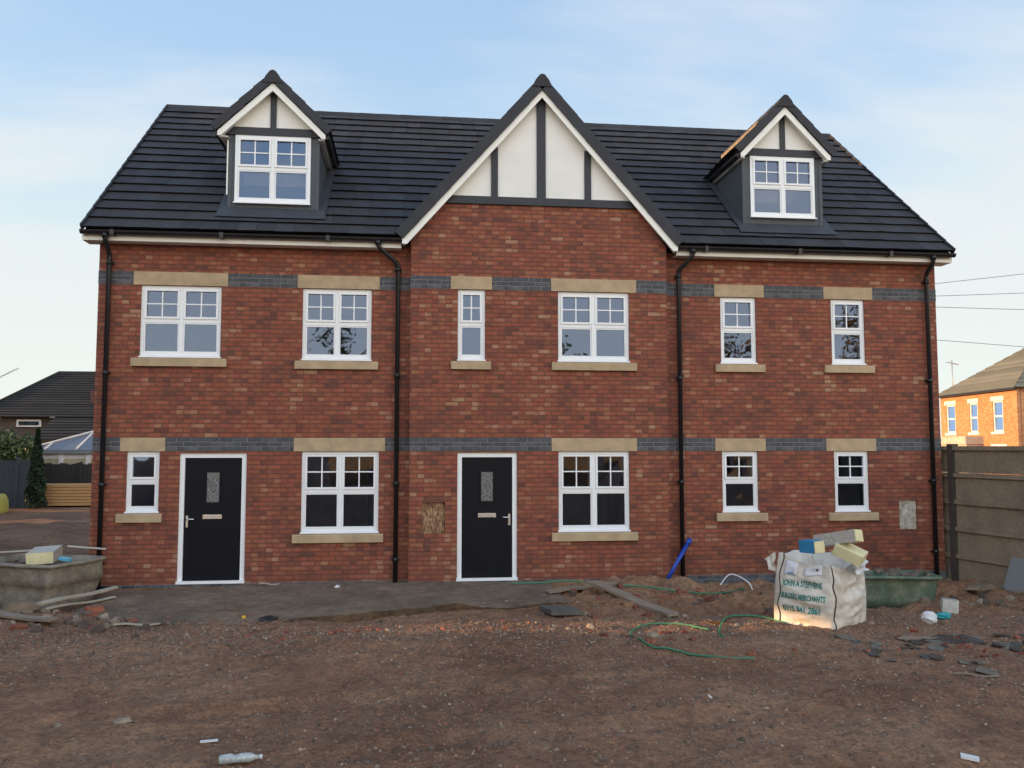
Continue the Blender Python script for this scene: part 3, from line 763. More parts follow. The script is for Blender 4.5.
for side in range(4):
    for k in range(nU):
        u = k/nU
        grid.append([mb.vert(bag_pt(side, u, v/nV)) for v in range(nV+1)])
# average corners for continuity
for side in range(4):
    for v in range(nV+1):
        a = bag_pt(side, 0, v/nV); c = bag_pt((side-1) % 4, 1, v/nV); mb.v[grid[side*nU][v]] = tuple((a+c)/2)
n4 = len(grid)
for k in range(n4):
    for v in range(nV): mb.face([grid[k][v], grid[(k+1)%n4][v], grid[(k+1)%n4][v+1], grid[k][v+1]], True)
# inside lining
inn = []
for k in range(n4):
    p = Vector(mb.v[grid[k][nV]]); c0 = Vector((-W_/2-.05, D_/2, p.z)); d = (c0-p).normalized()
    inn.append([mb.vert(p+d*.012), mb.vert(p+d*.05-Vector((0,0,.22)))])
for k in range(n4):
    mb.face([grid[k][nV], grid[(k+1)%n4][nV], inn[(k+1)%n4][0], inn[k][0]], True)
    mb.face([inn[k][0], inn[(k+1)%n4][0], inn[(k+1)%n4][1], inn[k][1]], True)
cc = mb.vert((-W_/2-.05, D_/2, .62))
for k in range(n4): mb.face([inn[k][1], inn[(k+1)%n4][1], cc], True)
bo = mb.build('bag_body', m_bag, bag)
for (side, u) in ((0,.10),(1,.03)):
    s_ = MB(); s_.tube([bag_pt(side, u+.02*math.sin(v*.5), v/30)+Vector((0,-.004 if side==0 else 0,0))+(Vector((.006,0,0)) if side else Vector((0,0,0))) for v in range(31)], .008, 6); s_.build('seam', m_seam, bag)
# flap at the left corner and folded rim
def cloth(mb, a, b_, c, d, n=14, amp=.03, seed=0):
    a, b_, c, d = map(Vector, (a, b_, c, d)); nn = (b_-a).cross(d-a).normalized(); g = []
    for i_ in range(n+1):
        g.append([])
        for j in range(n+1):
            u, v = i_/n, j/n
            p = (a*(1-u)+b_*u)*(1-v)+(d*(1-u)+c*u)*v
            g[-1].append(mb.vert(p+nn*amp*2*float(vnoise(u*4+seed, v*4+seed*2))))
    for i_ in range(n):
        for j in range(n): mb.face([g[i_][j], g[i_+1][j], g[i_+1][j+1], g[i_][j+1]], True)
f1 = MB(); cloth(f1, (-.76,-.01,.95), (-.76,.0,.68), (-.84,-.03,.72), (-.93,.02,.84), amp=.03, seed=3)
sd = f1.build('bag_flap', m_bag, bag)
sm_ = sd.modifiers.new('thick', 'SOLIDIFY'); sm_.thickness = .006
def wrap_patch(u0, u1, za, zb, mat, name, off=.012):
    m = MB(); n = 6; g = []
    for a in range(n+1):
        g.append([])
        for c in range(n+1):
            u = u0+(u1-u0)*a/n; z = za+(zb-za)*c/n; p = bag_pt(0, u, min(.99, z/(H_*(.90+.10*(1-u)**2-.04*u)*1.02))); p.y -= off; g[-1].append(m.vert(p))
    for a in range(n):
        for c in range(n): m.face([g[a][c], g[a+1][c], g[a+1][c+1], g[a][c+1]], True)
    o = m.build(name, mat, bag); q = o.modifiers.new('thick', 'SOLIDIFY'); q.thickness = .003; return o
wrap_patch(.17,.40,.68,.84,m_poly,'paper_label'); wrap_patch(.52,.84,.70,.81,m_poly,'paper_label')
wrap_patch(.22,.33,.695,.71,m_print,'label_print',.017); wrap_patch(.74,.77,.745,.775,m_seam,'label_print',.017)
# lettering wrapped on the front face
def wrap_text(txt, size, u0, u1, z, name):
    cu = bpy.data.curves.new('lettering', 'FONT'); cu.body = txt; cu.size = 1; cu.offset = .032; cu.resolution_u = 3
    ob = bpy.data.objects.new('lettering_tmp', cu); col.objects.link(ob)
    dg = bpy.context.evaluated_depsgraph_get(); dg.update()
    me = bpy.data.meshes.new_from_object(ob.evaluated_get(dg)); col.objects.unlink(ob); bpy.data.objects.remove(ob)
    import bmesh
    bm = bmesh.new(); bm.from_mesh(me); bmesh.ops.triangulate(bm, faces=bm.faces)
    bmesh.ops.subdivide_edges(bm, edges=[e for e in bm.edges if e.calc_length() > .12], cuts=2, use_grid_fill=False)
    bmesh.ops.triangulate(bm, faces=bm.faces)
    xs_ = [v.co.x for v in bm.verts]; xa, xb = min(xs_), max(xs_)
    for v in bm.verts:
        u = u0+(u1-u0)*(v.co.x-xa)/(xb-xa); vz = (z + v.co.y*size)/(H_*1.0)
        top = .90+.10*(1-u)**2-.04*u
        p = bag_pt(0, u, vz/(top*1.02)); p.y -= .007
        v.co = p
    bm.to_mesh(me); bm.free(); me.materials.clear(); me.materials.append(m_teal)
    o = bpy.data.objects.new('lettering', me); col.objects.link(o); o.parent = bag
wrap_text('JOHN A STEPHENS', .105, .15, .86, .545, 'a'); wrap_text('BUILDERS MERCHANTS', .100, .14, .92, .385, 'b'); wrap_text('0115 941 2861', .110, .18, .82, .22, 'c')

# offcuts in the bag: top-level things
def blockobj(name, label, cat, loc, rot, dims, mat, ends=None, endmat=None, group=None, wraps=None):
    t = thing(name, label, cat, loc, 0, group); t.rotation_euler = rot
    l, w, h = dims; m = MB(); m.box(-l/2,-w/2,-h/2,l/2,w/2,h/2); m.build('board_stack', mat, t)
    if endmat:
        m = MB(); m.box(l/2+.001,-w/2+.004,-h/2+.004,l/2+.012,w/2-.004,h/2-.004); m.build('cut_end', endmat, t)
    return t
def wpt(px, py, pz): return (px, py, pz)
o1 = blockobj('insulation_block', 'long grey insulation offcut with pale yellow end sticking highest out of the builders bag', 'insulation offcut', (3.30,-3.86,1.02), (R(-6), R(-12), R(-60)), (.60,.17,.155), m_foil, True, m_foam)
o2 = blockobj('insulation_block', 'blue printed insulation offcut with pale yellow end in the middle of the bag mouth', 'insulation offcut', (2.86,-4.03,.945), (R(3), R(-2), R(-72)), (.26,.17,.155), m_print, True, m_foam)
o3 = blockobj('insulation_block', 'pale yellow slab offcut lying tilted at the right of the bag mouth', 'insulation offcut', (3.40,-3.98,.85), (R(12), R(24), R(-40)), (.36,.26,.14), m_foam)
m = MB(); cloth(m, (3.47,-4.06,.58), (3.72,-3.80,.60), (3.74,-3.74,.80), (3.52,-3.96,.78), amp=.05, seed=12)
pw = m.build('plastic_wrap', m_poly); pw.modifiers.new('t', 'SOLIDIFY').thickness = .004
tag(pw, 'crumpled white plastic sheet hanging out of the bag on its right side', 'plastic sheet')

# ------------------------------------------------------------------ tubs
def crust(name, c1, c2, c3, sc_=5):
    m, nt, b = newmat(name)
    tc = N(nt, 'ShaderNodeTexCoord').outputs['Object']
    L(nt, ramp(nt, noise(nt, tc, sc_, 6, .7), [(.3,c1),(.5,c2),(.68,c3)]), b.inputs['Base Color']); b.inputs['Roughness'].default_value = .85
    bump(nt, b, noise(nt, tc, sc_*3, 5, .7), .8, .03); return m
m_tubL = crust('crusted_grey_plastic', (.12,.10,.078), (.21,.18,.14), (.30,.26,.20), 4)
m_tubR = crust('mossy_green_plastic', (.06,.085,.055), (.10,.14,.09), (.22,.22,.16), 4)
m_cuft = simple('dark_rim', (.05,.065,.05), .6, var=.3)
def tub(name, label, loc, rz, L_, W_, H_, flare, mat, rimmat, rim=.06, bandz=None, wob=.015, cat='tub', cr=.12, step=0):
    t = thing(name, label, cat, loc, rz)
    m = MB(); per = []
    def ring(l, w, z, r_=cr, n=5, wob_=0, sd=0):
        pts = []
        for cx_, cy_, a0 in ((l/2-r_, w/2-r_, 0), (-l/2+r_, w/2-r_, 90), (-l/2+r_, -w/2+r_, 180), (l/2-r_, -w/2+r_, 270)):
            for k in range(n): a = R(a0+90*k/(n-1)); pts.append((cx_+r_*math.cos(a), cy_+r_*math.sin(a)))
        # densify straight runs
        out = []
        for i_, p in enumerate(pts):
            q = pts[(i_+1) % len(pts)]; d = math.hypot(q[0]-p[0], q[1]-p[1]); kk = max(1, int(round(d/.09))) if d > .15 else 1
            for j in range(8 if d > .15 else 1):
                tt = j/(8 if d > .15 else 1); out.append((p[0]+(q[0]-p[0])*tt, p[1]+(q[1]-p[1])*tt))
        return [(x+wob_*2*float(vnoise(x*3+sd, y*3+z*4)), y+wob_*2*float(vnoise(x*3+9, y*3+sd+z*4)), z+wob_*float(vnoise(x*2.5+sd, y*2.5))) for x, y in out]
    prof = [(0,0),(.25,.25),(.5,.5),(.62,.62),(.8,.8),(.95,.95),(1,1)]
    levels = []
    if step: prof = [(0,0),(.2,.2),(.42,.42),(.56,.56),(.58,.58+step*6),(.7,.6+step*6),(.9,.75+step*6),(1,.85+step*6)]
    for tz, tf in prof: levels.append(ring(L_-2*flare*(1-tf), W_-2*flare*(1-tf), H_*tz, wob_=wob, sd=1))
    levels.append(ring(L_-.05, W_-.05, H_+.003, wob_=wob, sd=1))
    levels.append(ring(L_-.05-2*flare*.7, W_-.05-2*flare*.7, H_*.3, wob_=wob, sd=1))
    g = [[m.vert(p) for p in lv] for lv in levels]; n = len(g[0])
    for a in range(len(g)-1):
        for k in range(n): m.face([g[a][k], g[a][(k+1)%n], g[a+1][(k+1)%n], g[a+1][k]], True)
    m.face(g[-1]); m.face(g[0][::-1])
    m.build('tub_body', mat, t)
    r_ = MB(); top = ring(L_+rim, W_+rim, H_-.02, wob_=wob, sd=1); r_.tube([Vector(p) for p in top+[top[0]]], rim*.5, 6, caps=False)
    r_.build('rim', rimmat, t)
    if bandz:
        bnd = MB(); l2 = ring(L_-2*flare*(1-bandz)+.03, W_-2*flare*(1-bandz)+.03, H_*bandz, wob_=wob, sd=1)
        bnd.tube([Vector((p[0], p[1], p[2]-.02*math.sin(p[0]*5))) for p in l2+[l2[0]]], .02, 6, caps=False); bnd.build('rib', mat, t)
    return t
tl = tub('mixing_tub', 'dirt crusted grey mixing tub full of scrap at the left edge by the wall corner', (-7.62,-1.17,-.12), R(-20), 1.45, 1.04, .70, .07, m_tubL, m_tubL, rim=.05, wob=.035, cr=.05, step=.05)
tr_ = tub('mixing_tub', 'mossy green plastic tub on the ground between the builders bag and the concrete fence', (5.0,-2.0,-.20), R(-8), 1.40, .66, .48, .07, m_tubR, m_tubR, rim=.05, wob=.012, cr=.07)
m = MB()
for k in range(26):
    x = random.uniform(-.55,.55); y = random.uniform(-.25,.25); s = random.uniform(.02,.06)
    m.obox((x,y,.40+random.uniform(0,.05)), (s*2,random.uniform(-.02,.02),.02), (0,s,.0), (0,.01,s))
rub = m.build('rubble', simple('tub_rubble', (.13,.10,.08), .9, var=.5, scale=9)); rub.location = tr_.location + Vector((0,0,.03)); rub.rotation_euler.z = R(-8); tag(rub, 'broken bits of rubble filling the green tub', 'rubble', kind='stuff')
m = MB(); 
for k in range(22):
    x = random.uniform(-.5,.5); y = random.uniform(-.3,.3); s = random.uniform(.03,.08)
    m.obox((x,y,.50+random.uniform(0,.08)), (s*2,random.uniform(-.02,.02),.03), (0,s,.0), (0,.01,s))
rub = m.build('rubble', simple('scrap_fill', (.12,.09,.07), .9, var=.5, scale=9)); rub.location = tl.location + Vector((0,0,.02)); rub.rotation_euler.z = R(-20); tag(rub, 'brown scrap filling the grey crusted tub', 'rubble', kind='stuff')
blockobj('insulation_block', 'thick pale yellow foam block with grey side lying in the grey tub at left', 'insulation offcut', (-7.55,-1.05,.62), (R(3), R(3), R(-80)), (.60,.36,.17), m_foil, True, m_foam)
blockobj('plastic_tray', 'small light blue plastic scrap on the rim of the grey tub', 'plastic scrap', (-7.12,-1.42,.60), (0, R(8), R(-20)), (.16,.10,.04), simple('light_blue', (.12,.36,.50), .5))
m = MB(); m.obox((-8.75,-.75,.60), (1.15,-.05,.06), (0,.05,0), (0,0,.02)); w1_ = m.build('timber_lath', simple('pale_lath', (.42,.38,.32), .8)); tag(w1_, 'thin pale lath lying across the left end of the grey tub', 'lath')
m = MB(); m.obox((-7.35,-.75,.70), (.55,.0,-.05), (0,.05,0), (0,0,.018)); w1_ = m.build('timber_lath', simple('pale_lath2', (.45,.43,.38), .8)); tag(w1_, 'thin pale lath sticking over the right rim of the grey tub', 'lath')

# ------------------------------------------------------------------ timber planks on the ground
def wood(name, c1, c2):
    m, nt, b = newmat(name)
    tc = N(nt, 'ShaderNodeTexCoord').outputs['Object']
    mp = N(nt, 'ShaderNodeMapping'); mp.inputs['Scale'].default_value = (1.2, 22, 22); L(nt, tc, mp.inputs[0])
    L(nt, ramp(nt, noise(nt, mp.outputs[0], 2, 5, .6), [(.3,c1),(.7,c2)]), b.inputs['Base Color']); b.inputs['Roughness'].default_value = .8
    bump(nt, b, noise(nt, mp.outputs[0], 3, 4), .5, .006); return m
m_wood = wood('weathered_plank', (.14,.105,.075), (.27,.21,.155))
m_woodpale = wood('pale_lath_wood', (.28,.25,.19), (.45,.41,.33))
m_woodnew = wood('fresh_timber', (.42,.21,.08), (.62,.36,.15))
def plank(p0, p1, w, th, mat, label, name='plank', cat='plank', lift=(.01,.01)):
    a = Vector((*p0, gz(*p0)+th/2+lift[0])); b_ = Vector((*p1, gz(*p1)+th/2+lift[1])); d = b_-a; L_ = d.length
    m = MB(); n = 10; rings = []
    for k in range(n+1):
        x = -L_/2+L_*k/n; wv = .01*math.sin(k*.7)
        ww = w/2*(1+.04*random.uniform(-1,1)); rings.append([m.vert((x+random.uniform(-.01,.01)*(k in (0,n)), sy*ww, sz*th/2+wv)) for sy, sz in ((-1,-1),(1,-1),(1,1),(-1,1))])
    for k in range(n):
        for j in range(4): m.face([rings[k][j], rings[k][(j+1)%4], rings[k+1][(j+1)%4], rings[k+1][j]])
    m.face(rings[0][::-1]); m.face(rings[-1])
    o = m.build(name, mat); o.location = (a+b_)/2; o.rotation_euler = d.to_track_quat('X', 'Z').to_euler()
    tag(o, label, cat); return o
plank((-.15,-1.52),(1.05,-1.0),.16,.03,m_wood,'brown plank lying level near the wall under the middle front window', lift=(.06,.10))
plank((.52,-1.5),(1.30,-3.22),.20,.035,m_wood,'weathered plank pointing diagonally at the camera right of the tarmac strip', lift=(.10,.02))
plank((-7.05,-2.45),(-6.55,-1.0),.09,.03,m_woodpale,'long pale lath lying beside the grey tub pointing at the wall', lift=(.10,.16))
plank((-6.95,-2.40),(-6.50,-1.2),.06,.02,m_woodpale,'short pale lath lying right of the longer pale lath', lift=(.05,.07))
plank((-8.0,-2.35),(-6.62,-3.05),.17,.03,m_wood,'broad brown plank lying in front of the grey tub at the left edge', lift=(.12,.06))
plank((-5.9,-3.05),(-5.35,-3.0),.05,.015,m_woodpale,'small pale splinter of wood at the left front of the tarmac strip', name='wood_splinter', cat='splinter')
plank((-4.6,-.22),(-4.3,-.18),.035,.012,m_woodpale,'short pale stick at the wall foot between left door and window', name='wood_stick', cat='stick', lift=(.07,.07))
plank((3.15,-6.4),(3.55,-6.55),.03,.012,m_wood,'thin brown stick lying alone in the mud at the lower right', name='wood_stick', cat='stick')
plank((3.6,-4.75),(4.15,-4.62),.12,.02,m_wood,'brown splintered board among the slates right of the builders bag', name='wood_splinter', cat='splinter')

# ------------------------------------------------------------------ hoses, cable, blue pipe
m_hose = simple('green_hose', (.045,.17,.09), .6, var=.15)
def smooth_path(pts, n=10):
    P = [Vector(p) for p in pts]; P = [P[0]]+P+[P[-1]]; out = []
    for i_ in range(1, len(P)-2):
        p0, p1, p2, p3 = P[i_-1:i_+3]
        for k in range(n):
            t = k/n; out.append(.5*((2*p1)+(p2-p0)*t+(2*p0-5*p1+4*p2-p3)*t*t+(-p0+3*p1-3*p2+p3)*t**3))
    out.append(P[-2]); return out
def hose(pts, r, label, name='garden_hose', cat='hose', mat=None, lift=.012):
    pp = smooth_path([(x, y, gz(x, y)+lift+(z if z else 0)) for x, y, z in pts], 8)
    for p in pp: p.z = max(p.z, gz(p.x, p.y)+r)
    m = MB(); m.tube(pp, r, 7); o = m.build(name, mat or m_hose); tag(o, label, cat); return o
hose([(1.50,-4.02,0),(1.30,-3.75,0),(1.1,-3.6,0),(.80,-3.62,0),(.52,-3.95,0),(.47,-4.4,0),(.55,-4.85,0),(.85,-5.15,0),(1.15,-5.4,0),(1.5,-5.45,0)], .013, 'green hose curving in a loop on the mud left of the builders bag')
hose([(1.52,-4.45,0),(1.6,-4.1,0),(1.85,-3.6,.02),(2.1,-3.3,.02),(2.45,-3.35,0),(2.65,-3.7,0)], .013, 'green hose running from the bag corner towards the loop of hose')
hose([(-.6,-.62,.05),(-.1,-.66,.06),(.3,-.75,.06),(.8,-.98,.05),(1.5,-1.15,.05),(2.0,-1.25,.07),(2.5,-1.6,.05),(2.75,-2.05,.02)], .014, 'green hose lying along the wall foot from the middle door past the planks')
hose([(2.55,-.95,.0),(2.75,-.85,.10),(3.0,-.8,.13),(3.25,-.9,.06),(3.3,-1.0,0)], .010, 'white cable looping up out of the ground near the right wall', 'cable_loop', 'cable', simple('white_cable', (.65,.65,.66), .4))
bp = thing('drain_pipe', 'bright blue plastic pipe leaning on the wall by the right middle downpipe', 'pipe')
m_bp = simple('blue_pipe', (.012,.055,.33), .4, var=.1)
m = MB(); m.tube([(2.05,-.48,.02),(2.5,-.20,.58)], .036, 12); m.build('pipe_barrel', m_bp, bp)
m = MB(); m.tube([(2.475,-.215,.545),(2.54,-.175,.63)], [.043,.047], 12); m.build('pipe_socket', m_bp, bp)

# ------------------------------------------------------------------ concrete fence
m_conc, nt, b = newmat('pebbled_concrete')
tc = N(nt, 'ShaderNodeTexCoord').outputs['Object']
vo = N(nt, 'ShaderNodeTexVoronoi', i_Scale=60); L(nt, tc, vo.inputs['Vector'])
s_ = N(nt, 'ShaderNodeSeparateColor'); L(nt, vo.outputs['Color'], s_.inputs[0])
c = ramp(nt, s_.outputs[0], [(0,(.22,.18,.14)),(.5,(.26,.215,.165)),(1,(.31,.26,.20))])
c = mix(nt, .7, c, ramp(nt, noise(nt, tc, 2.2, 5, .6), [(.3,(.6,.56,.5)),(.7,(1.15,1.1,1.0))]), 'MULTIPLY')
L(nt, c, b.inputs['Base Color']); b.inputs['Roughness'].default_value = .9; bump(nt, b, vo.outputs['Distance'], .9, -.012)
m_post = simple('concrete_post', (.055,.045,.038), .9, var=.2, scale=6, bumpd=.003)
fence = thing('concrete_fence', 'tall concrete post and panel fence running forward from the right corner of the house', 'fence')
fd = Vector((.16,-1,0)).normalized(); fn = Vector((-1,-.16,0)).normalized(); F0 = Vector((7.47,-.10,0))
def fence_post(t): 
    m = MB(); o = F0+fd*t+fn*.0; m.obox(o+Vector((0,0,-.3))-fd*.06-fn*.05, fd*.12, fn*.14, (0,0,2.56)); m.build('post', m_post, fence)
for k, t in enumerate((0, 1.95, 3.9, 5.85)): fence_post(t)
for k in range(-1, 3):
    ta, tb = 1.95*k+.062, 1.95*k+1.888
    if k == -1: ta = -1.6
    for j in range(5):
        z0 = -.15+.475*j
        m = MB(); o = F0+fd*ta
        m.obox(o+Vector((0,0,z0)), fd*(tb-ta), fn*.035, (0,0,.470))
        m.obox(o+Vector((0,0,z0+.395))+fn*.0355, fd*(tb-ta), fn*.045, (0,0,.072))
        p_ = m.build('panel', m_conc, fence)
for k in (-1,):
    pass
m_grey = simple('grey_sheet', (.17,.19,.195), .55, var=.08)
m = MB(); o = F0+fd*1.36+fn*.40+Vector((0,0,-.14)); m.obox(o, fd*1.2, fn*.02, -fn*.22+Vector((0,0,.56)))
tag(m.build('board', m_grey), 'smooth grey sheet leaning against the concrete fence at the right edge', 'sheet')

# ------------------------------------------------------------------ loose rubble
def rock_mesh(name, mat, seed, kind):
    rs = random.Random(seed); m = MB()
    if kind == 'brick':
        l, w, h = rs.uniform(.07,.13), rs.uniform(.05,.06), rs.uniform(.03,.04)
    elif kind == 'slate':
        l, w, h = rs.uniform(.07,.16), rs.uniform(.05,.10), rs.uniform(.007,.014)
    else: l, w, h = rs.uniform(.04,.07), rs.uniform(.035,.06), rs.uniform(.025,.045)
    n = rs.choice((5,6,7)); lv = []
    for z, s in (((-h,.8),(-h*.2,1.05),(h*.7,.7)) if kind == 'stone' else ((-h,1),(h,.96))):
        ring = []
        for k in range(n):
            a = 2*math.pi*(k+rs.uniform(-.3,.3))/n; rr = rs.uniform(.7,1.15)
            ring.append(m.vert((l*rr*s*math.cos(a), w*rr*s*math.sin(a), z*rs.uniform(.8,1.15))))
        lv.append(ring)
    for a in range(len(lv)-1):
        for k in range(n): m.face([lv[a][k], lv[a][(k+1)%n], lv[a+1][(k+1)%n], lv[a+1][k]])
    m.face(lv[0][::-1]); m.face(lv[-1])
    me = bpy.data.meshes.new(name); me.from_pydata(m.v, [], m.f); me.materials.append(mat); me.update(); return me
m_rb = [simple('broken_brick', c_, .9, var=.3, scale=14, bumpd=.006, bscale=50) for c_ in ((.19,.06,.035),(.24,.085,.05),(.15,.05,.035))]
m_st = [simple('rough_stone', c_, .9, var=.25, scale=12, bumpd=.006, bscale=50) for c_ in ((.17,.125,.085),(.11,.085,.065),(.24,.19,.14),(.075,.055,.042))]
m_sl = [simple('slate', c_, .9, spec=.15, var=.3, scale=9) for c_ in ((.085,.078,.072),(.135,.12,.10),(.07,.055,.045))]
BR_ = [rock_mesh('brick_piece', m_rb[k%3], 100+k, 'brick') for k in range(9)]
ST_ = [rock_mesh('stone', m_st[k%4], 200+k, 'stone') for k in range(12)]
SL_ = [rock_mesh('slate_piece', m_sl[k%3], 300+k, 'slate') for k in range(9)]
def scatter(lib, name, label, cat, group, spots, smin=.6, smax=1.2, flat=True, sink=.3):
    for (x, y) in spots:
        me = random.choice(lib); o = bpy.data.objects.new(name, me); col.objects.link(o)
        s = random.uniform(smin, smax); o.scale = (s, s, s)
        o.location = (x, y, max(gz(x, y), -.012 if (-6.6 < x < 0 and -2.2 < y < 0) else -9)+.012*s)
        t = .22 if lib is SL_ else .5
        o.rotation_euler = (random.uniform(-t,t), random.uniform(-t,t), random.uniform(0,6.28))
        tag(o, label, cat, group)
def region(n, cx, cy, sx, sy):
    return [(random.gauss(cx, sx), random.gauss(cy, sy)) for _ in range(n)]
scatter(SL_, 'slate_piece', 'flat grey broken roof slate lying in the mud right of the builders bag', 'slate', 'broken slates on the mud', region(38, 4.3,-5.1,.75,.5)+region(16,3.6,-5.0,.5,.25), .6, 1.3)
scatter(BR_, 'brick_piece', 'broken red brick piece lying among the slates on the right', 'brick', 'brick bits among the slates', region(26, 4.1,-5.1,.85,.45), .35, .8)
scatter(BR_, 'brick_piece', 'broken red brick piece in the churned strip below the middle window', 'brick', 'brick bits along the wall', [(random.uniform(.2,3.2), random.uniform(-3.1,-.9)) for _ in range(22)]+region(10,2.0,-1.3,.25,.15), .5, 1.0)
scatter(BR_, 'brick_piece', 'red brick piece on the mud around the loop of green hose', 'brick', 'brick bits around the hose', region(16, .6,-4.3,.45,.35), .35, .75)
scatter(BR_, 'brick_piece', 'broken red brick piece by the left tub and laths', 'brick', 'brick bits by the grey tub', region(14, -6.3,-2.75,.6,.25), .4, 1.0)
scatter(ST_, 'stone', 'rough brown stone in the heap in front of the grey tub', 'stone', 'stones by the grey tub', region(46, -6.7,-2.9,.9,.28)+region(10,-7.6,-2.2,.3,.2), .6, 1.9)
scatter(BR_, 'brick_piece', 'small brick fragment in the rubbly band in front of the tarmac strip', 'brick', 'brick bits in front of the tarmac', [(random.uniform(-4.2,.4), random.gauss(-3.75,.28)) for _ in range(34)], .2, .55)
scatter(ST_, 'stone', 'stone lying by the front edge of the tarmac strip', 'stone', 'stones along the tarmac edge', [(random.uniform(-5.6,.8), random.gauss(-3.75,.3)) for _ in range(46)], .35, .9)
scatter(ST_, 'stone', 'stone in the churned strip between tarmac and builders bag', 'stone', 'stones in the churned strip', [(random.uniform(.1,3.8), random.uniform(-3.9,-.7)) for _ in range(44)], .5, 1.3)
scatter(ST_, 'stone', 'stone at the foot of the concrete fence', 'stone', 'stones by the fence', region(26, 6.5,-2.2,.45,.5), .7, 1.8)
scatter(ST_, 'stone', 'small stone lying scattered on the open mud', 'stone', 'stones on the open mud', [(random.uniform(-6,6), random.uniform(-8.5,-4.3)) for _ in range(60)], .25, .6)
big = rock_mesh('boulder', m_st[0], 77, 'stone')
def single(me, name, label, cat, x, y, s, rz=0, dz=0):
    o = bpy.data.objects.new(name, me); col.objects.link(o); o.scale = s; o.location = (x, y, gz(x,y)+dz); o.rotation_euler.z = rz; tag(o, label, cat); return o
single(big, 'boulder', 'large flat brown rock lying against the foot of the concrete fence', 'rock', 6.75,-1.75,(5.5,4,2.4), .4, .05)
single(big, 'boulder', 'broad flat slab of stone left of the builders bag near the wall', 'rock', 3.15,-1.35,(8,5,1.6), 0, .06)
single(big, 'boulder', 'large pale rock leaning on the front of the grey tub', 'rock', -7.35,-2.25,(4.2,3,4), .3, .10)
single(rock_mesh('boulder', m_st[3], 78, 'stone'), 'boulder', 'dark lump of rock at the left edge below the grey tub', 'rock', -7.75,-2.45,(3.2,2.6,3.6), 1, .06)
single(ST_[2], 'stone', 'pale cream stone inside the loop of green hose', 'stone', .72,-4.25,(1.5,1.5,1.5), .2, .03)
single(ST_[6], 'stone', 'pale stone on the mud left of the diagonal plank end', 'stone', .05,-3.75,(1.3,1.3,1.2), .2, .03)
single(ST_[10], 'stone', 'pale stone lying alone on the mud in the lower left', 'stone', -4.55,-6.95,(1.3,1.1,.9), .2, .02)
single(BR_[1], 'brick_piece', 'whole red brick piece beside the laths in front of the grey tub', 'brick', -6.42,-2.25,(1.4,1.5,1.5), .2, .06)
single(rock_mesh('kerb_block', m_st[3], 79, 'brick'), 'paving_block', 'dark square block beside the front end of the diagonal plank', 'block', 1.03,-3.35,(1.1,1.3,1.5), .2, .05)
single(SL_[3], 'slate_piece', 'purple grey slate lying between the plank end and the hose', 'slate', 1.75,-3.55,(1.4,1.4,1.2), .2, .03)
m = MB(); m.box(-.22,-.32,-.03,.22,.32,.03); pv = m.build('paving_slab', simple('grey_slab', (.085,.08,.07), .9, var=.25, scale=8, bumpd=.006)); pv.location = (-.15,-2.75,gz(-.15,-2.75)+.03); pv.rotation_euler = (R(-4),R(2),.1); tag(pv, 'dark grey paving slab at the right front corner of the tarmac strip', 'slab')
# litter
def crumple(label, name, cat, x, y, s, mat, seed):
    m = MB(); n = 8; rs = random.Random(seed); g = []
    for a in range(n+1):
        th = math.pi*a/n; g.append([m.vert((s[0]*math.sin(th)*math.cos(t)*rs.uniform(.7,1.15), s[1]*math.sin(th)*math.sin(t)*rs.uniform(.7,1.15), s[2]*math.cos(th)*rs.uniform(.8,1.1)+s[2]*.8)) for t in np.linspace(0, 2*math.pi, 10)[:-1]])
    for a in range(n):
        for k in range(9): m.face([g[a][k], g[a+1][k], g[a+1][(k+1)%9], g[a][(k+1)%9]])
    o = m.build(name, mat); o.location = (x, y, gz(x, y)); o.rotation_euler.z = rs.uniform(-.2,.5); tag(o, label, cat)
m_pap = simple('paper', (.60,.60,.60), .7, var=.1); m_teal2 = simple('teal_plastic', (.03,.28,.30), .5)
bt = thing('plastic_bottle', 'crumpled clear plastic bottle on the mud at the bottom left edge of the picture', 'bottle', (-3.42,-8.0,gz(-3.42,-8.0)+.035), R(8))
m_clr = simple('clear_plastic', (.36,.38,.37), .25, var=.35, scale=30)
m = MB(); m.tube([(-.13,0,0),(-.12,0,0),(-.05,.004,.003),(-.02,-.004,0),(.04,.003,.002),(.09,0,0),(.125,0,0),(.15,0,0)], [.022,.036,.037,.029,.037,.034,.016,.014], 9); m.build('bottle_body', m_clr, bt)
m = MB(); m.tube([(.151,0,0),(.172,0,0)], .017, 9); m.build('cap', m_pap, bt)
crumple('white crumpled bag on the mud just right of the builders bag', 'paper_bag', 'bag', 4.60,-3.75, (.11,.09,.09), m_pap, 2)
crumple('teal plastic scrap on the mud between two white ones right of the builders bag', 'plastic_scrap', 'plastic scrap', 4.92,-3.55, (.12,.07,.05), m_teal2, 3)
crumple('small pale scrap of paper at the wall foot between door and downpipe', 'paper_scrap', 'paper', -3.35,-.5, (.05,.04,.04), m_pap, 4)
crumple('little yellow scrap at the front of the tarmac strip below the left door', 'plastic_scrap', 'plastic scrap', -4.35,-2.85, (.03,.025,.03), simple('yellow', (.55,.33,.04), .5), 5)
crumple('dark rag lying at the front of the tarmac strip right of the yellow scrap', 'rag', 'rag', -4.0,-3.05, (.13,.05,.04), m_black, 6)
blockobj('tin_can', 'squarish white tin standing on the mud near the concrete fence', 'tin', (5.38,-3.0,gz(5.38,-3.0)+.09), (0,R(4),R(-20)), (.21,.14,.18), simple('white_tin', (.45,.44,.40), .5, var=.2, scale=20))
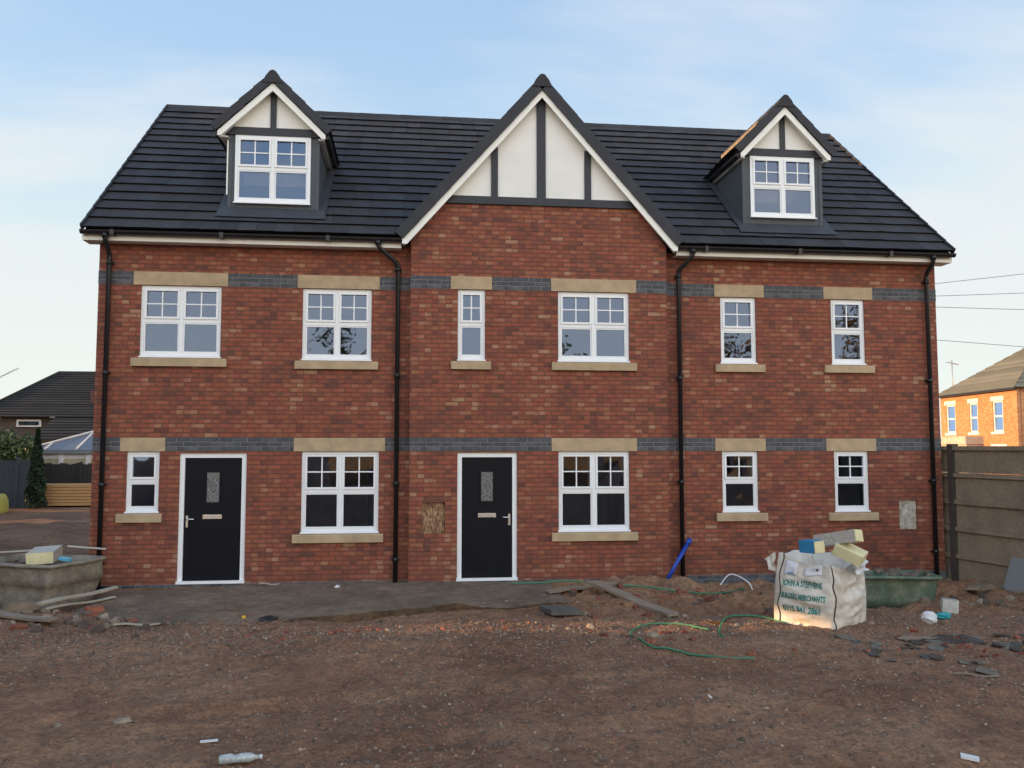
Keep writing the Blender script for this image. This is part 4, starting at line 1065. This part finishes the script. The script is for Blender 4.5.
blockobj('paper_scrap', 'narrow white card lying on the mud above the plastic bottle', 'card', (-3.72,-7.55,gz(-3.72,-7.55)+.012), (0,0,R(10)), (.13,.04,.008), m_pap)
blockobj('paper_scrap', 'white card upright in the mud at the lower middle right', 'card', (.45,-7.0,gz(.45,-7.0)+.03), (R(30),0,R(80)), (.06,.03,.008), m_pap)
blockobj('paper_scrap', 'white carton scrap at the very bottom right of the picture', 'card', (1.85,-8.55,gz(1.85,-8.55)+.02), (0,R(6),R(-30)), (.12,.07,.02), m_pap)
# fine gravel nobody would count
def gravel():
    n = 52000
    x = rng.uniform(-9, 7.3, n); y = -9 + 8.4*rng.rand(n)**.8; nb_ = 13000; y[:nb_] = rng.normal(-3.9, .42, nb_)
    d = vnoise(x*.9+3, y*1.5)+vnoise(x*.35, y*.5+7)
    keep = d > -.12 + .5*(rng.rand(n)-.5); x, y = x[keep], y[keep]
    onp = (x > -6.6) & (x < 0) & (y > -2.5); keep = ~onp | (rng.rand(len(x)) < .22); x, y = x[keep], y[keep]
    z = gheight(x, y); z = np.where((x > -6.6) & (x < 0) & (y > -2.5), -.01, z)
    n = len(x); s = .006+.016*rng.rand(n)**2.6
    base = np.array([(1,0,0),(.3,.9,0),(-.8,.6,0),(-.8,-.6,0),(.3,-.9,0),(0,0,1)], float)
    rot = rng.rand(n)*6.28; c_, s2 = np.cos(rot), np.sin(rot)
    V = base[None]*(s[:,None,None])*(1+.5*(rng.rand(n,6,1)-.5)); V[:,:,2] *= .75
    P = np.stack([V[:,:,0]*c_[:,None]-V[:,:,1]*s2[:,None]+x[:,None], V[:,:,0]*s2[:,None]+V[:,:,1]*c_[:,None]+y[:,None], V[:,:,2]+z[:,None]+.001], 2).reshape(-1,3)
    F = np.array([(0,1,5),(1,2,5),(2,3,5),(3,4,5),(4,0,5)])
    ff = (F[None]+6*np.arange(n)[:,None,None]).reshape(-1,3)
    me = bpy.data.meshes.new('gravel'); me.from_pydata(P.tolist(), [], ff.tolist())
    m, nt, b = newmat('mixed_gravel'); geo = N(nt, 'ShaderNodeNewGeometry')
    L(nt, ramp(nt, geo.outputs['Random Per Island'], [(0,(.06,.042,.03)),(.25,(.12,.08,.055)),(.42,(.24,.085,.05)),(.6,(.22,.15,.10)),(.75,(.10,.085,.075)),(.93,(.24,.17,.11)),(1,(.34,.26,.19))]), b.inputs['Base Color']); b.inputs['Roughness'].default_value = .85
    me.materials.append(m); o = bpy.data.objects.new('gravel', me); col.objects.link(o); tag(o, 'small stones and brick crumbs strewn over the mud', 'gravel', kind='stuff')
gravel()

# ------------------------------------------------------------------ background, left
def foliage(name, mat, n, shape, size, parent, seed=0):
    rs = np.random.RandomState(seed); P = shape(rs, n); m = len(P)
    a = rs.normal(size=(m,3)); a /= np.linalg.norm(a, axis=1)[:,None]; b_ = np.cross(a, rs.normal(size=(m,3))); b_ /= np.linalg.norm(b_, axis=1)[:,None]
    s = (size*(.5+rs.rand(m)))[:,None]
    V = np.stack([P-a*s, P+b_*s*.5, P+a*s, P-b_*s*.5], 1).reshape(-1,3)
    me = bpy.data.meshes.new(name); me.from_pydata(V.tolist(), [], np.arange(4*m).reshape(-1,4).tolist()); me.materials.append(mat)
    o = bpy.data.objects.new(name, me); col.objects.link(o); o.parent = parent; return o
def leafmat(name, stops):
    m, nt, b = newmat(name); geo = N(nt, 'ShaderNodeNewGeometry')
    L(nt, ramp(nt, geo.outputs['Random Per Island'], stops), b.inputs['Base Color']); b.inputs['Roughness'].default_value = .7; return m
m_conif = leafmat('conifer_green', [(0,(.012,.022,.010)),(.6,(.022,.042,.016)),(1,(.04,.07,.025))])
m_leaf = leafmat('shrub_green', [(0,(.03,.055,.015)),(.6,(.09,.14,.04)),(.9,(.17,.18,.07)),(1,(.30,.20,.14))])
m_aut = leafmat('autumn_leaf', [(0,(.10,.05,.015)),(.5,(.26,.13,.03)),(1,(.40,.22,.05))])
m_bark = simple('bark', (.06,.045,.035), .9, var=.3, scale=6)
def clumps(c, r, n_cl, seed, rc=.35, hollow=.4):
    rs0 = np.random.RandomState(seed+99); C_ = []
    for _ in range(n_cl):
        d = rs0.normal(size=3); d /= np.linalg.norm(d); C_.append(np.array(c)+d*np.array(r)*(hollow+(1-hollow)*rs0.rand()))
    C_ = np.array(C_)
    def f_(rs, n):
        k = rs.randint(0, len(C_), n); d = rs.normal(size=(n,3)); d /= np.linalg.norm(d, axis=1)[:,None]
        return C_[k]+d*np.array(r)*rc*rs.rand(n,1)**.5
    return f_
def tree(name, label, x, y, h, cr, mat, n, leaf, seed, group=None, cat='tree', base=.35, sz=1.0, n_cl=40):
    t = thing(name, label, cat, (x, y, gz(x, y)), 0, group); rs = random.Random(seed); m = MB()
    m.tube([(0,0,-.1),(.05,0,h*.4),(0,.05,h*.85)], [h*.022+.03, h*.015+.02, .02], 8)
    for k in range(9):
        a = rs.uniform(0,6.28); z = h*rs.uniform(base*.8,.8); l = cr*rs.uniform(.5,.95)
        m.tube([(0,0,z),(l*.5*math.cos(a),l*.5*math.sin(a),z+l*.35),(l*math.cos(a),l*math.sin(a),z+l*.6)], [.05,.03,.012], 5)
    m.build('trunk', m_bark, t)
    foliage('crown', mat, n, clumps((0,0,h*(base+1)/2), (cr,cr,h*(1-base)/2*sz), n_cl, seed), leaf, t, seed)
    return t
def cone_f(h, r):
    def f_(rs, n):
        z = rs.rand(n)**1.3; a = rs.rand(n)*6.28; rr = r*(1-z**1.6)*(.55+.45*rs.rand(n))*(1+.25*np.sin(z*25+a*3))
        return np.stack([rr*np.cos(a), rr*np.sin(a), z*h+.1], 1)
    return f_
c1 = thing('conifer', 'dark narrow conifer standing by the grey fence at the left edge', 'tree', (-15.75,18.6,0))
m = MB(); m.tube([(0,0,0),(0,0,2.6)], [.07,.02], 6); m.build('trunk', m_bark, c1); foliage('crown', m_conif, 9000, cone_f(2.75,.30), .07, c1, 4)
tree('shrub', 'leafy green shrub with rosy tips at the left edge beside the conifer', -17.35,20.2,3.4,.85,m_leaf,3600,.085,3,cat='shrub',base=.1,n_cl=22)
tree('shrub', 'tall green shrub just left of the frame edge behind the yellow bag', -18.6,20.5,3.6,1.0,m_leaf,5000,.08,8,cat='shrub',base=.1)
m_gf = wood('grey_fence_wood', (.045,.055,.065), (.075,.085,.095))
sf = thing('timber_fence', 'blue grey upright board fence panel behind the yellow bag at the left edge', 'fence')
for k, x in enumerate((-17.6,-16.75,-15.95)):
    m = MB(); m.box(x,19.25,-.1,x+.09,19.34,1.85); m.build('post', m_gf, sf)
m = MB()
for k in range(10): x = -17.5+k*.155; m.box(x,19.345,-.05,x+.148,19.37,1.72+.02*math.sin(k*2))
m.build('panel', m_gf, sf)
df = thing('timber_fence', 'dark brown board fence behind the stack of new timber', 'fence'); m_df = wood('dark_fence_wood', (.022,.018,.016), (.045,.036,.030))
m = MB()
for k in range(34): x = -17.3+k*.152; m.box(x,21.5,-.1,x+.146,21.53,1.55+.03*math.sin(k*1.7))
m.build('panel', m_df, df)
for x in (-17.2,-15.3,-13.4): m = MB(); m.box(x,21.4,-.1,x+.1,21.495,1.62); m.build('post', m_df, df)
ts = thing('timber_stack', 'stack of fresh orange timber boards on the ground beyond the left end of the house', 'timber stack')
for j in range(7):
    m = MB(); s = random.uniform(-.12,.12)
    m.box(-16.15+s,19.5,.02+j*.115,-12.6+s,19.5+.95,.02+j*.115+.10); m.build('board', m_woodnew, ts)
yb_ = thing('bulk_bag', 'yellow bulk bag sitting on the earth at the far left edge', 'bulk bag', (-16.5,16.9,gz(-16.5,16.9)))
m_yb = simple('yellow_bag', (.34,.30,.06), .8, var=.15, bumpd=.02, bscale=5)
m = MB(); lv = []
for z, s in ((0,.46),(.15,.50),(.45,.48),(.62,.40),(.66,.30)):
    lv.append([m.vert((s*math.cos(t)*(1+.12*abs(math.sin(2*t))), s*math.sin(t)*(1+.12*abs(math.sin(2*t))), z+.03*math.sin(3*t)*z)) for t in np.linspace(0, 2*math.pi, 25)[:-1]])
for a in range(4):
    for k in range(24): m.face([lv[a][k], lv[a][(k+1)%24], lv[a+1][(k+1)%24], lv[a+1][k]], True)
m.face(lv[-1]); m.build('bag_body', m_yb, yb_)
# conservatory
cv = thing('conservatory', 'cream conservatory with glass hip roof and pinkish white glazing bars behind the dark fence', 'conservatory', (.95,-2.2,0))
m_cream = simple('cream_panel', (.42,.36,.24), .7); m_croof = simple('polycarbonate', (.14,.145,.17), .3, var=.1); m_wp = simple('white_bar', (.70,.66,.62), .4)
m = MB(); m.box(-19.0,25.6,-.1,-13.6,25.7,1.72); m.build('wall', m_cream, cv)
m = MB(); m.box(-19.1,25.45,1.93,-13.5,25.56,2.07); m.build('gutter', simple('grey_gutter', (.2,.21,.21), .5), cv)
for x in (-18.9,-17.78,-16.70,-15.4,-14.2): m = MB(); m.box(x,25.52,-.1,x+.17,25.62,1.93); m.build('post', m_wp, cv)
m = MB(); m.box(-18.73,25.585,1.72,-13.6,25.6,1.93); m.build('fanlight', m_wp, cv)
A_ = Vector((-19.1,25.5,2.08)); Bc = Vector((-16.75,27.6,2.98)); 
m = MB(); m.poly([A_, (-13.4,25.5,2.08), (-13.4,27.6,2.98), Bc]); m.poly([A_, Bc, (-16.75,29.5,2.98), (-19.1,29.5,2.08)]); m.build('roof', m_croof, cv)
m = MB(); m.tube([A_+Vector((0,0,.03)), Bc+Vector((0,0,.03)), (-13.4,27.6,3.01)], .055, 6); m.build('ridge_bar', m_wp, cv)
for t, xb in ((.35,-18.35),(.88,-17.1),(1.0,-15.5)):
    p = A_.lerp(Bc, t) if t < 1 else Vector((-15.3,27.6,2.98)); m = MB(); m.tube([(xb-.0,25.5,2.11), p+Vector((0,0,.03))], .045, 6); m.build('glazing_bar', m_wp, cv)
# dark roofed house
hl = thing('neighbour_house', 'dark hipped roof house beyond the left end of the new house', 'house')
def quad_roof(pts, mat, name, parent, course=.28):
    m = MB(); a, b_, c, d = map(Vector, pts); n = max(3, int((d-a).length/course)); nn = (b_-a).cross(d-a).normalized(); nn = nn if nn.z > 0 else -nn
    for k in range(n):
        t0, t1 = k/n, (k+1)/n; p0, p1, p2, p3 = a.lerp(d,t0)+nn*.035, b_.lerp(c,t0)+nn*.035, b_.lerp(c,t1), a.lerp(d,t1)
        m.poly([p0,p1,p2,p3]); m.poly([a.lerp(d,t0), b_.lerp(c,t0), p1, p0])
    return m.build(name, mat, parent)
e0 = Vector((-22.8,28.2,3.62)); e1 = Vector((-10,28.2,3.62)); r0 = Vector((-20.6,32.7,6.1)); r1 = Vector((-10,32.7,6.1))
quad_roof([e0,e1,r1,r0], m_oldtile, 'roof', hl); quad_roof([Vector((-22.8,37.2,3.62)),e0,r0,r0+Vector((0,.01,0))], m_oldtile, 'roof', hl)
m = MB(); m.tube([e0,r0,r1], .09, 6); m.build('ridge_tile', m_oldtile, hl)
quad_roof([Vector((-19.0,25.9,2.55)),Vector((-10,25.9,2.55)),Vector((-10,28.6,3.75)),Vector((-19.0,28.6,3.75))], m_oldtile, 'lean_to_roof', hl, .3)
m_hw = simple('brown_render', (.10,.075,.06), .9); m = MB(); m.box(-22.4,28.5,-.1,-10,37,3.62); m.build('wall', m_hw, hl)
m = MB(); m.box(-19.0,26.0,-.1,-10,28.49,2.5); m.build('lean_to_wall', m_hw, hl)
m = MB(); m.box(-20.75,28.40,3.16,-19.65,28.46,3.50); fr = m.build('window_frame', m_wp, hl)
m = MB(); m.box(-20.65,28.38,3.24,-19.75,28.395,3.42); m.build('pane', m_glass, fr)
m = MB(); m.box(-17.9,29.6,4.0,-16.9,30.2,5.0); m.build('chimney', simple('dull_brick', (.12,.055,.045), .9, var=.2), hl)
m = MB(); m.tube([(-17.15,29.9,5.0),(-17.15,29.9,5.4)], [.11,.09], 8); m.build('chimney_pot', m_fascia, hl)
ae = thing('tv_aerial', 'thin television aerial on a pole at the left edge above the shrubs', 'aerial')
m_al = simple('aerial_metal', (.35,.35,.34), .5, .6)
m = MB(); m.tube([(-22.0,29.0,3.0),(-22.0,29.0,5.35)], .022, 5); m.build('pole', m_al, ae)
m = MB(); m.tube([(-22.35,29.0,5.28),(-21.0,29.0,6.0)], .02, 5)
for k in range(7): x = -22.2+k*.17; m.tube([(x,28.75,5.36+k*.09),(x,29.25,5.36+k*.09)], .008, 4)
m.build('antenna', m_al, ae)

# ------------------------------------------------------------------ background, right
hr = thing('brick_house', 'sunlit orange brick house with tan hipped slate roof beyond the fence on the right', 'house')
Cc = Vector((25.8,22.4,0)); A_ = Vector((.106,.994,0)); B_ = Vector((.994,-.106,0))
def rw(s, z, out=0): return Cc+A_*s-B_*out+Vector((0,0,z))
wins = [(5.5,6.4),(3.35,4.1),(1.15,2.0)]
m = MB()
m.M = Matrix(((A_.x, B_.x, 0, Cc.x),(A_.y, B_.y, 0, Cc.y),(0,0,1,0),(0,0,0,1)))
gx = sorted({0,7.0}|{v for w in wins for v in w}); gzl = [-.1,2.95,4.45,5.0]
for a in range(len(gx)-1):
    for c in range(3):
        if c == 1 and any(w[0] < (gx[a]+gx[a+1])/2 < w[1] for w in wins): continue
        m.poly([(gx[a],0,gzl[c]),(gx[a+1],0,gzl[c]),(gx[a+1],0,gzl[c+1]),(gx[a],0,gzl[c+1])])
m.box(0,.15,-.1,7.0,.2,5.0)
m.poly([(0,0,-.1),(0,0,5),(0,6.8,5),(0,6.8,-.1)]); m.poly([(7,0,-.1),(7,6.8,-.1),(7,6.8,5),(7,0,5)]); m.poly([(0,6.8,-.1),(0,6.8,5),(7,6.8,5),(7,6.8,-.1)])
m.build('wall', m_farbrick, hr)
XM = m.M
for (a, c) in wins:
    m = MB(); m.M = XM
    m.box(a,.03,2.95,a+.08,.10,4.45); m.box(c-.08,.03,2.95,c,.10,4.45); m.box(a+.08,.03,4.37,c-.08,.10,4.45); m.box(a+.08,.03,2.95,c-.08,.10,3.03); m.box(a+.08,.03,3.66,c-.08,.10,3.74)
    fr = m.build('window', m_wp, hr)
    m = MB(); m.M = XM; m.poly([(a+.08,.08,3.03),(c-.08,.08,3.03),(c-.08,.08,4.37),(a+.08,.08,4.37)]); m.build('pane', m_glass, fr)
    m = MB(); m.M = XM; m.box(a-.12,-.06,2.83,c+.12,.02,2.948); m.build('sill', m_wp, hr)
    m = MB(); m.M = XM; m.box(a-.12,-.03,4.452,c+.12,.02,4.66); m.build('lintel', m_wp, hr)
m = MB(); m.M = XM; m.box(2.9,-.9,2.35,7.2,-.001,2.75); m.box(3.0,-.8,-.1,7.1,-.001,2.349); m.build('bay', simple('bay_stone', (.42,.38,.32), .8, var=.2), hr)
m = MB(); m.M = XM; m.box(.9,-.05,2.1,2.2,-.001,2.35); m.build('lintel', m_wp, hr)
m = MB(); m.M = XM
def tri_roof(a, b_, c, n=12):
    a, b_, c = map(Vector, (a, b_, c)); nn = (b_-a).cross(c-a).normalized(); nn = nn if nn.z > 0 else -nn
    for k in range(n):
        t0, t1 = k/n, (k+1)/n
        m.poly([a.lerp(c,t0)+nn*.03, b_.lerp(c,t0)+nn*.03, b_.lerp(c,t1), a.lerp(c,t1)]); m.poly([a.lerp(c,t0), b_.lerp(c,t0), b_.lerp(c,t0)+nn*.03, a.lerp(c,t0)+nn*.03])
ap = (3.5,3.5,7.7)
tri_roof((-.25,-.25,4.98),(7.25,-.25,4.98),ap); tri_roof((-.25,7.05,4.98),(-.25,-.25,4.98),ap); tri_roof((7.25,-.25,4.98),(7.25,7.05,4.98),ap); tri_roof((7.25,7.05,4.98),(-.25,7.05,4.98),ap)
m.build('roof', m_tantile, hr)
m = MB(); m.M = XM; m.box(-.24,-.30,4.88,7.24,-.19,4.975); m.build('gutter', m_black, hr)
ae = thing('tv_aerial', 'slim aerial mast above the sunlit brick house on the right', 'aerial')
m = MB(); m.tube([(27.4,29.5,4.5),(27.4,29.5,7.0)], .03, 5); m.build('pole', m_al, ae)
m = MB(); m.tube([(27.1,29.5,6.9),(27.8,29.5,6.75)], .02, 5)
for k in range(5): m.tube([(27.15+k*.14,29.3,6.88-k*.03),(27.15+k*.14,29.7,6.88-k*.03)], .01, 4)
m.build('antenna', m_al, ae)
m_wire = simple('wire', (.22,.22,.23), .6)
# rays through the picture's right edge, cables strung at 20-28 m
def cable(a, b_, sag, label, r=.007):
    a, b_ = Vector(a), Vector(b_); a2 = a+(a-b_)*1.2; b2 = b_+(b_-a)*2.5; L0 = (b2-a2).length
    pts = []
    for k in range(25): t = k/24; p = a2.lerp(b2, t); p.z -= sag*4*t*(1-t)-sag; pts.append(p)
    m = MB(); m.tube(pts, r, 5); tag(m.build('overhead_cable', m_wire), label, 'cable', None)
cable((9.94,4.0,6.01),(12.2,4.0,6.30),.02,'topmost of the four thin overhead cables at the right of the house')
cable((9.94,4.0,5.72),(12.2,4.0,5.84),.0,'second highest of the four thin overhead cables at the right')
cable((9.94,4.0,5.46),(12.2,4.0,5.44),.0,'third highest of the four overhead cables at the right')
cable((9.94,4.2,4.72),(12.2,4.0,4.55),.0,'lowest overhead cable at the right, sloping down to the sunlit house')

# ------------------------------------------------------------------ out of frame: terrace and evergreens added for shade, and what is reflected
tw = thing('shade_terrace', 'unseen brick terrace added to shade the site from the left, with sun passage', 'terrace')
m_tb = simple('shade_terrace_brick', (.16,.08,.055), .9, var=.2, scale=3)
def trow(y0, y1, z0=-.1):
    m = MB(); m.prism([(-27,y0,z0),(-19,y0,z0),(-19,y0,8.0),(-23,y0,10.9),(-27,y0,8.0)], (0,y1-y0,0)); return m.build('wall', m_tb, tw)
trow(-26,-3.50); trow(-3.49,-2.56,3.68); trow(-2.55,13.5)  # added sun blocker; its passage lets one strip of sun reach the bag
m = MB()
for k in range(9): m.box(-18.9,-3.50+k*.106,-.1,-18.86,-3.50+k*.106+.10,1.95+.06*math.sin(k*2.1))
m.build('sun_strip_gate', m_bark, tw)  # unseen gate added to shorten the sun strip on the ground
for k, (x, y, h) in enumerate(((-23.5,16.0,11.5),(-24.5,20.0,10.5))):  # unseen evergreens added to keep the earth at the left in shade
    tree('sun_block_tree', ('dense unseen evergreen added for shade, nearest the brick terrace on the left','dense unseen evergreen added for shade, further back from the brick terrace')[k], x, y, h, 2.6, m_conif, 9000, .35, 60+k, base=.05, n_cl=60)
for k, (x, y, h, r_, mt) in enumerate(((-14,-48,9,3.5,m_aut),(-6,-52,11,4,m_leaf),(3,-47,8,3.2,m_aut),(12,-42,8.6,3,m_aut),(21,-46,12.5,4.6,m_aut),(-24,-50,10,4,m_leaf),(32,-46,13,4.5,m_aut),(8,-58,12,4,m_leaf))):
    tree('street_tree', ['tree with orange autumn leaves','green leafy tree'][mt is m_leaf]+' '+['in the far left gap','left of centre at the back','at the centre','nearest the site','tallest on the right','at the far left end','at the far right end','rearmost of all'][k]+' of the row', x, y, h, r_, mt, 2600, .22, 40+k, 'trees across the road', base=.2, n_cl=26)
hd = thing('garden_wall', 'low sunlit tan wall across the road behind the camera', 'wall')
for k in range(7):
    a = Vector((-24+k*8.5,-38,0)); m = MB(); m.obox(a+Vector((0,0,-.1)), (6.2,4.5,0), (.12,-.17,0), (0,0,1.9)); m.build('wall_length', simple('tan_wall', (.40,.26,.14), .9, var=.3, scale=.8), hd)
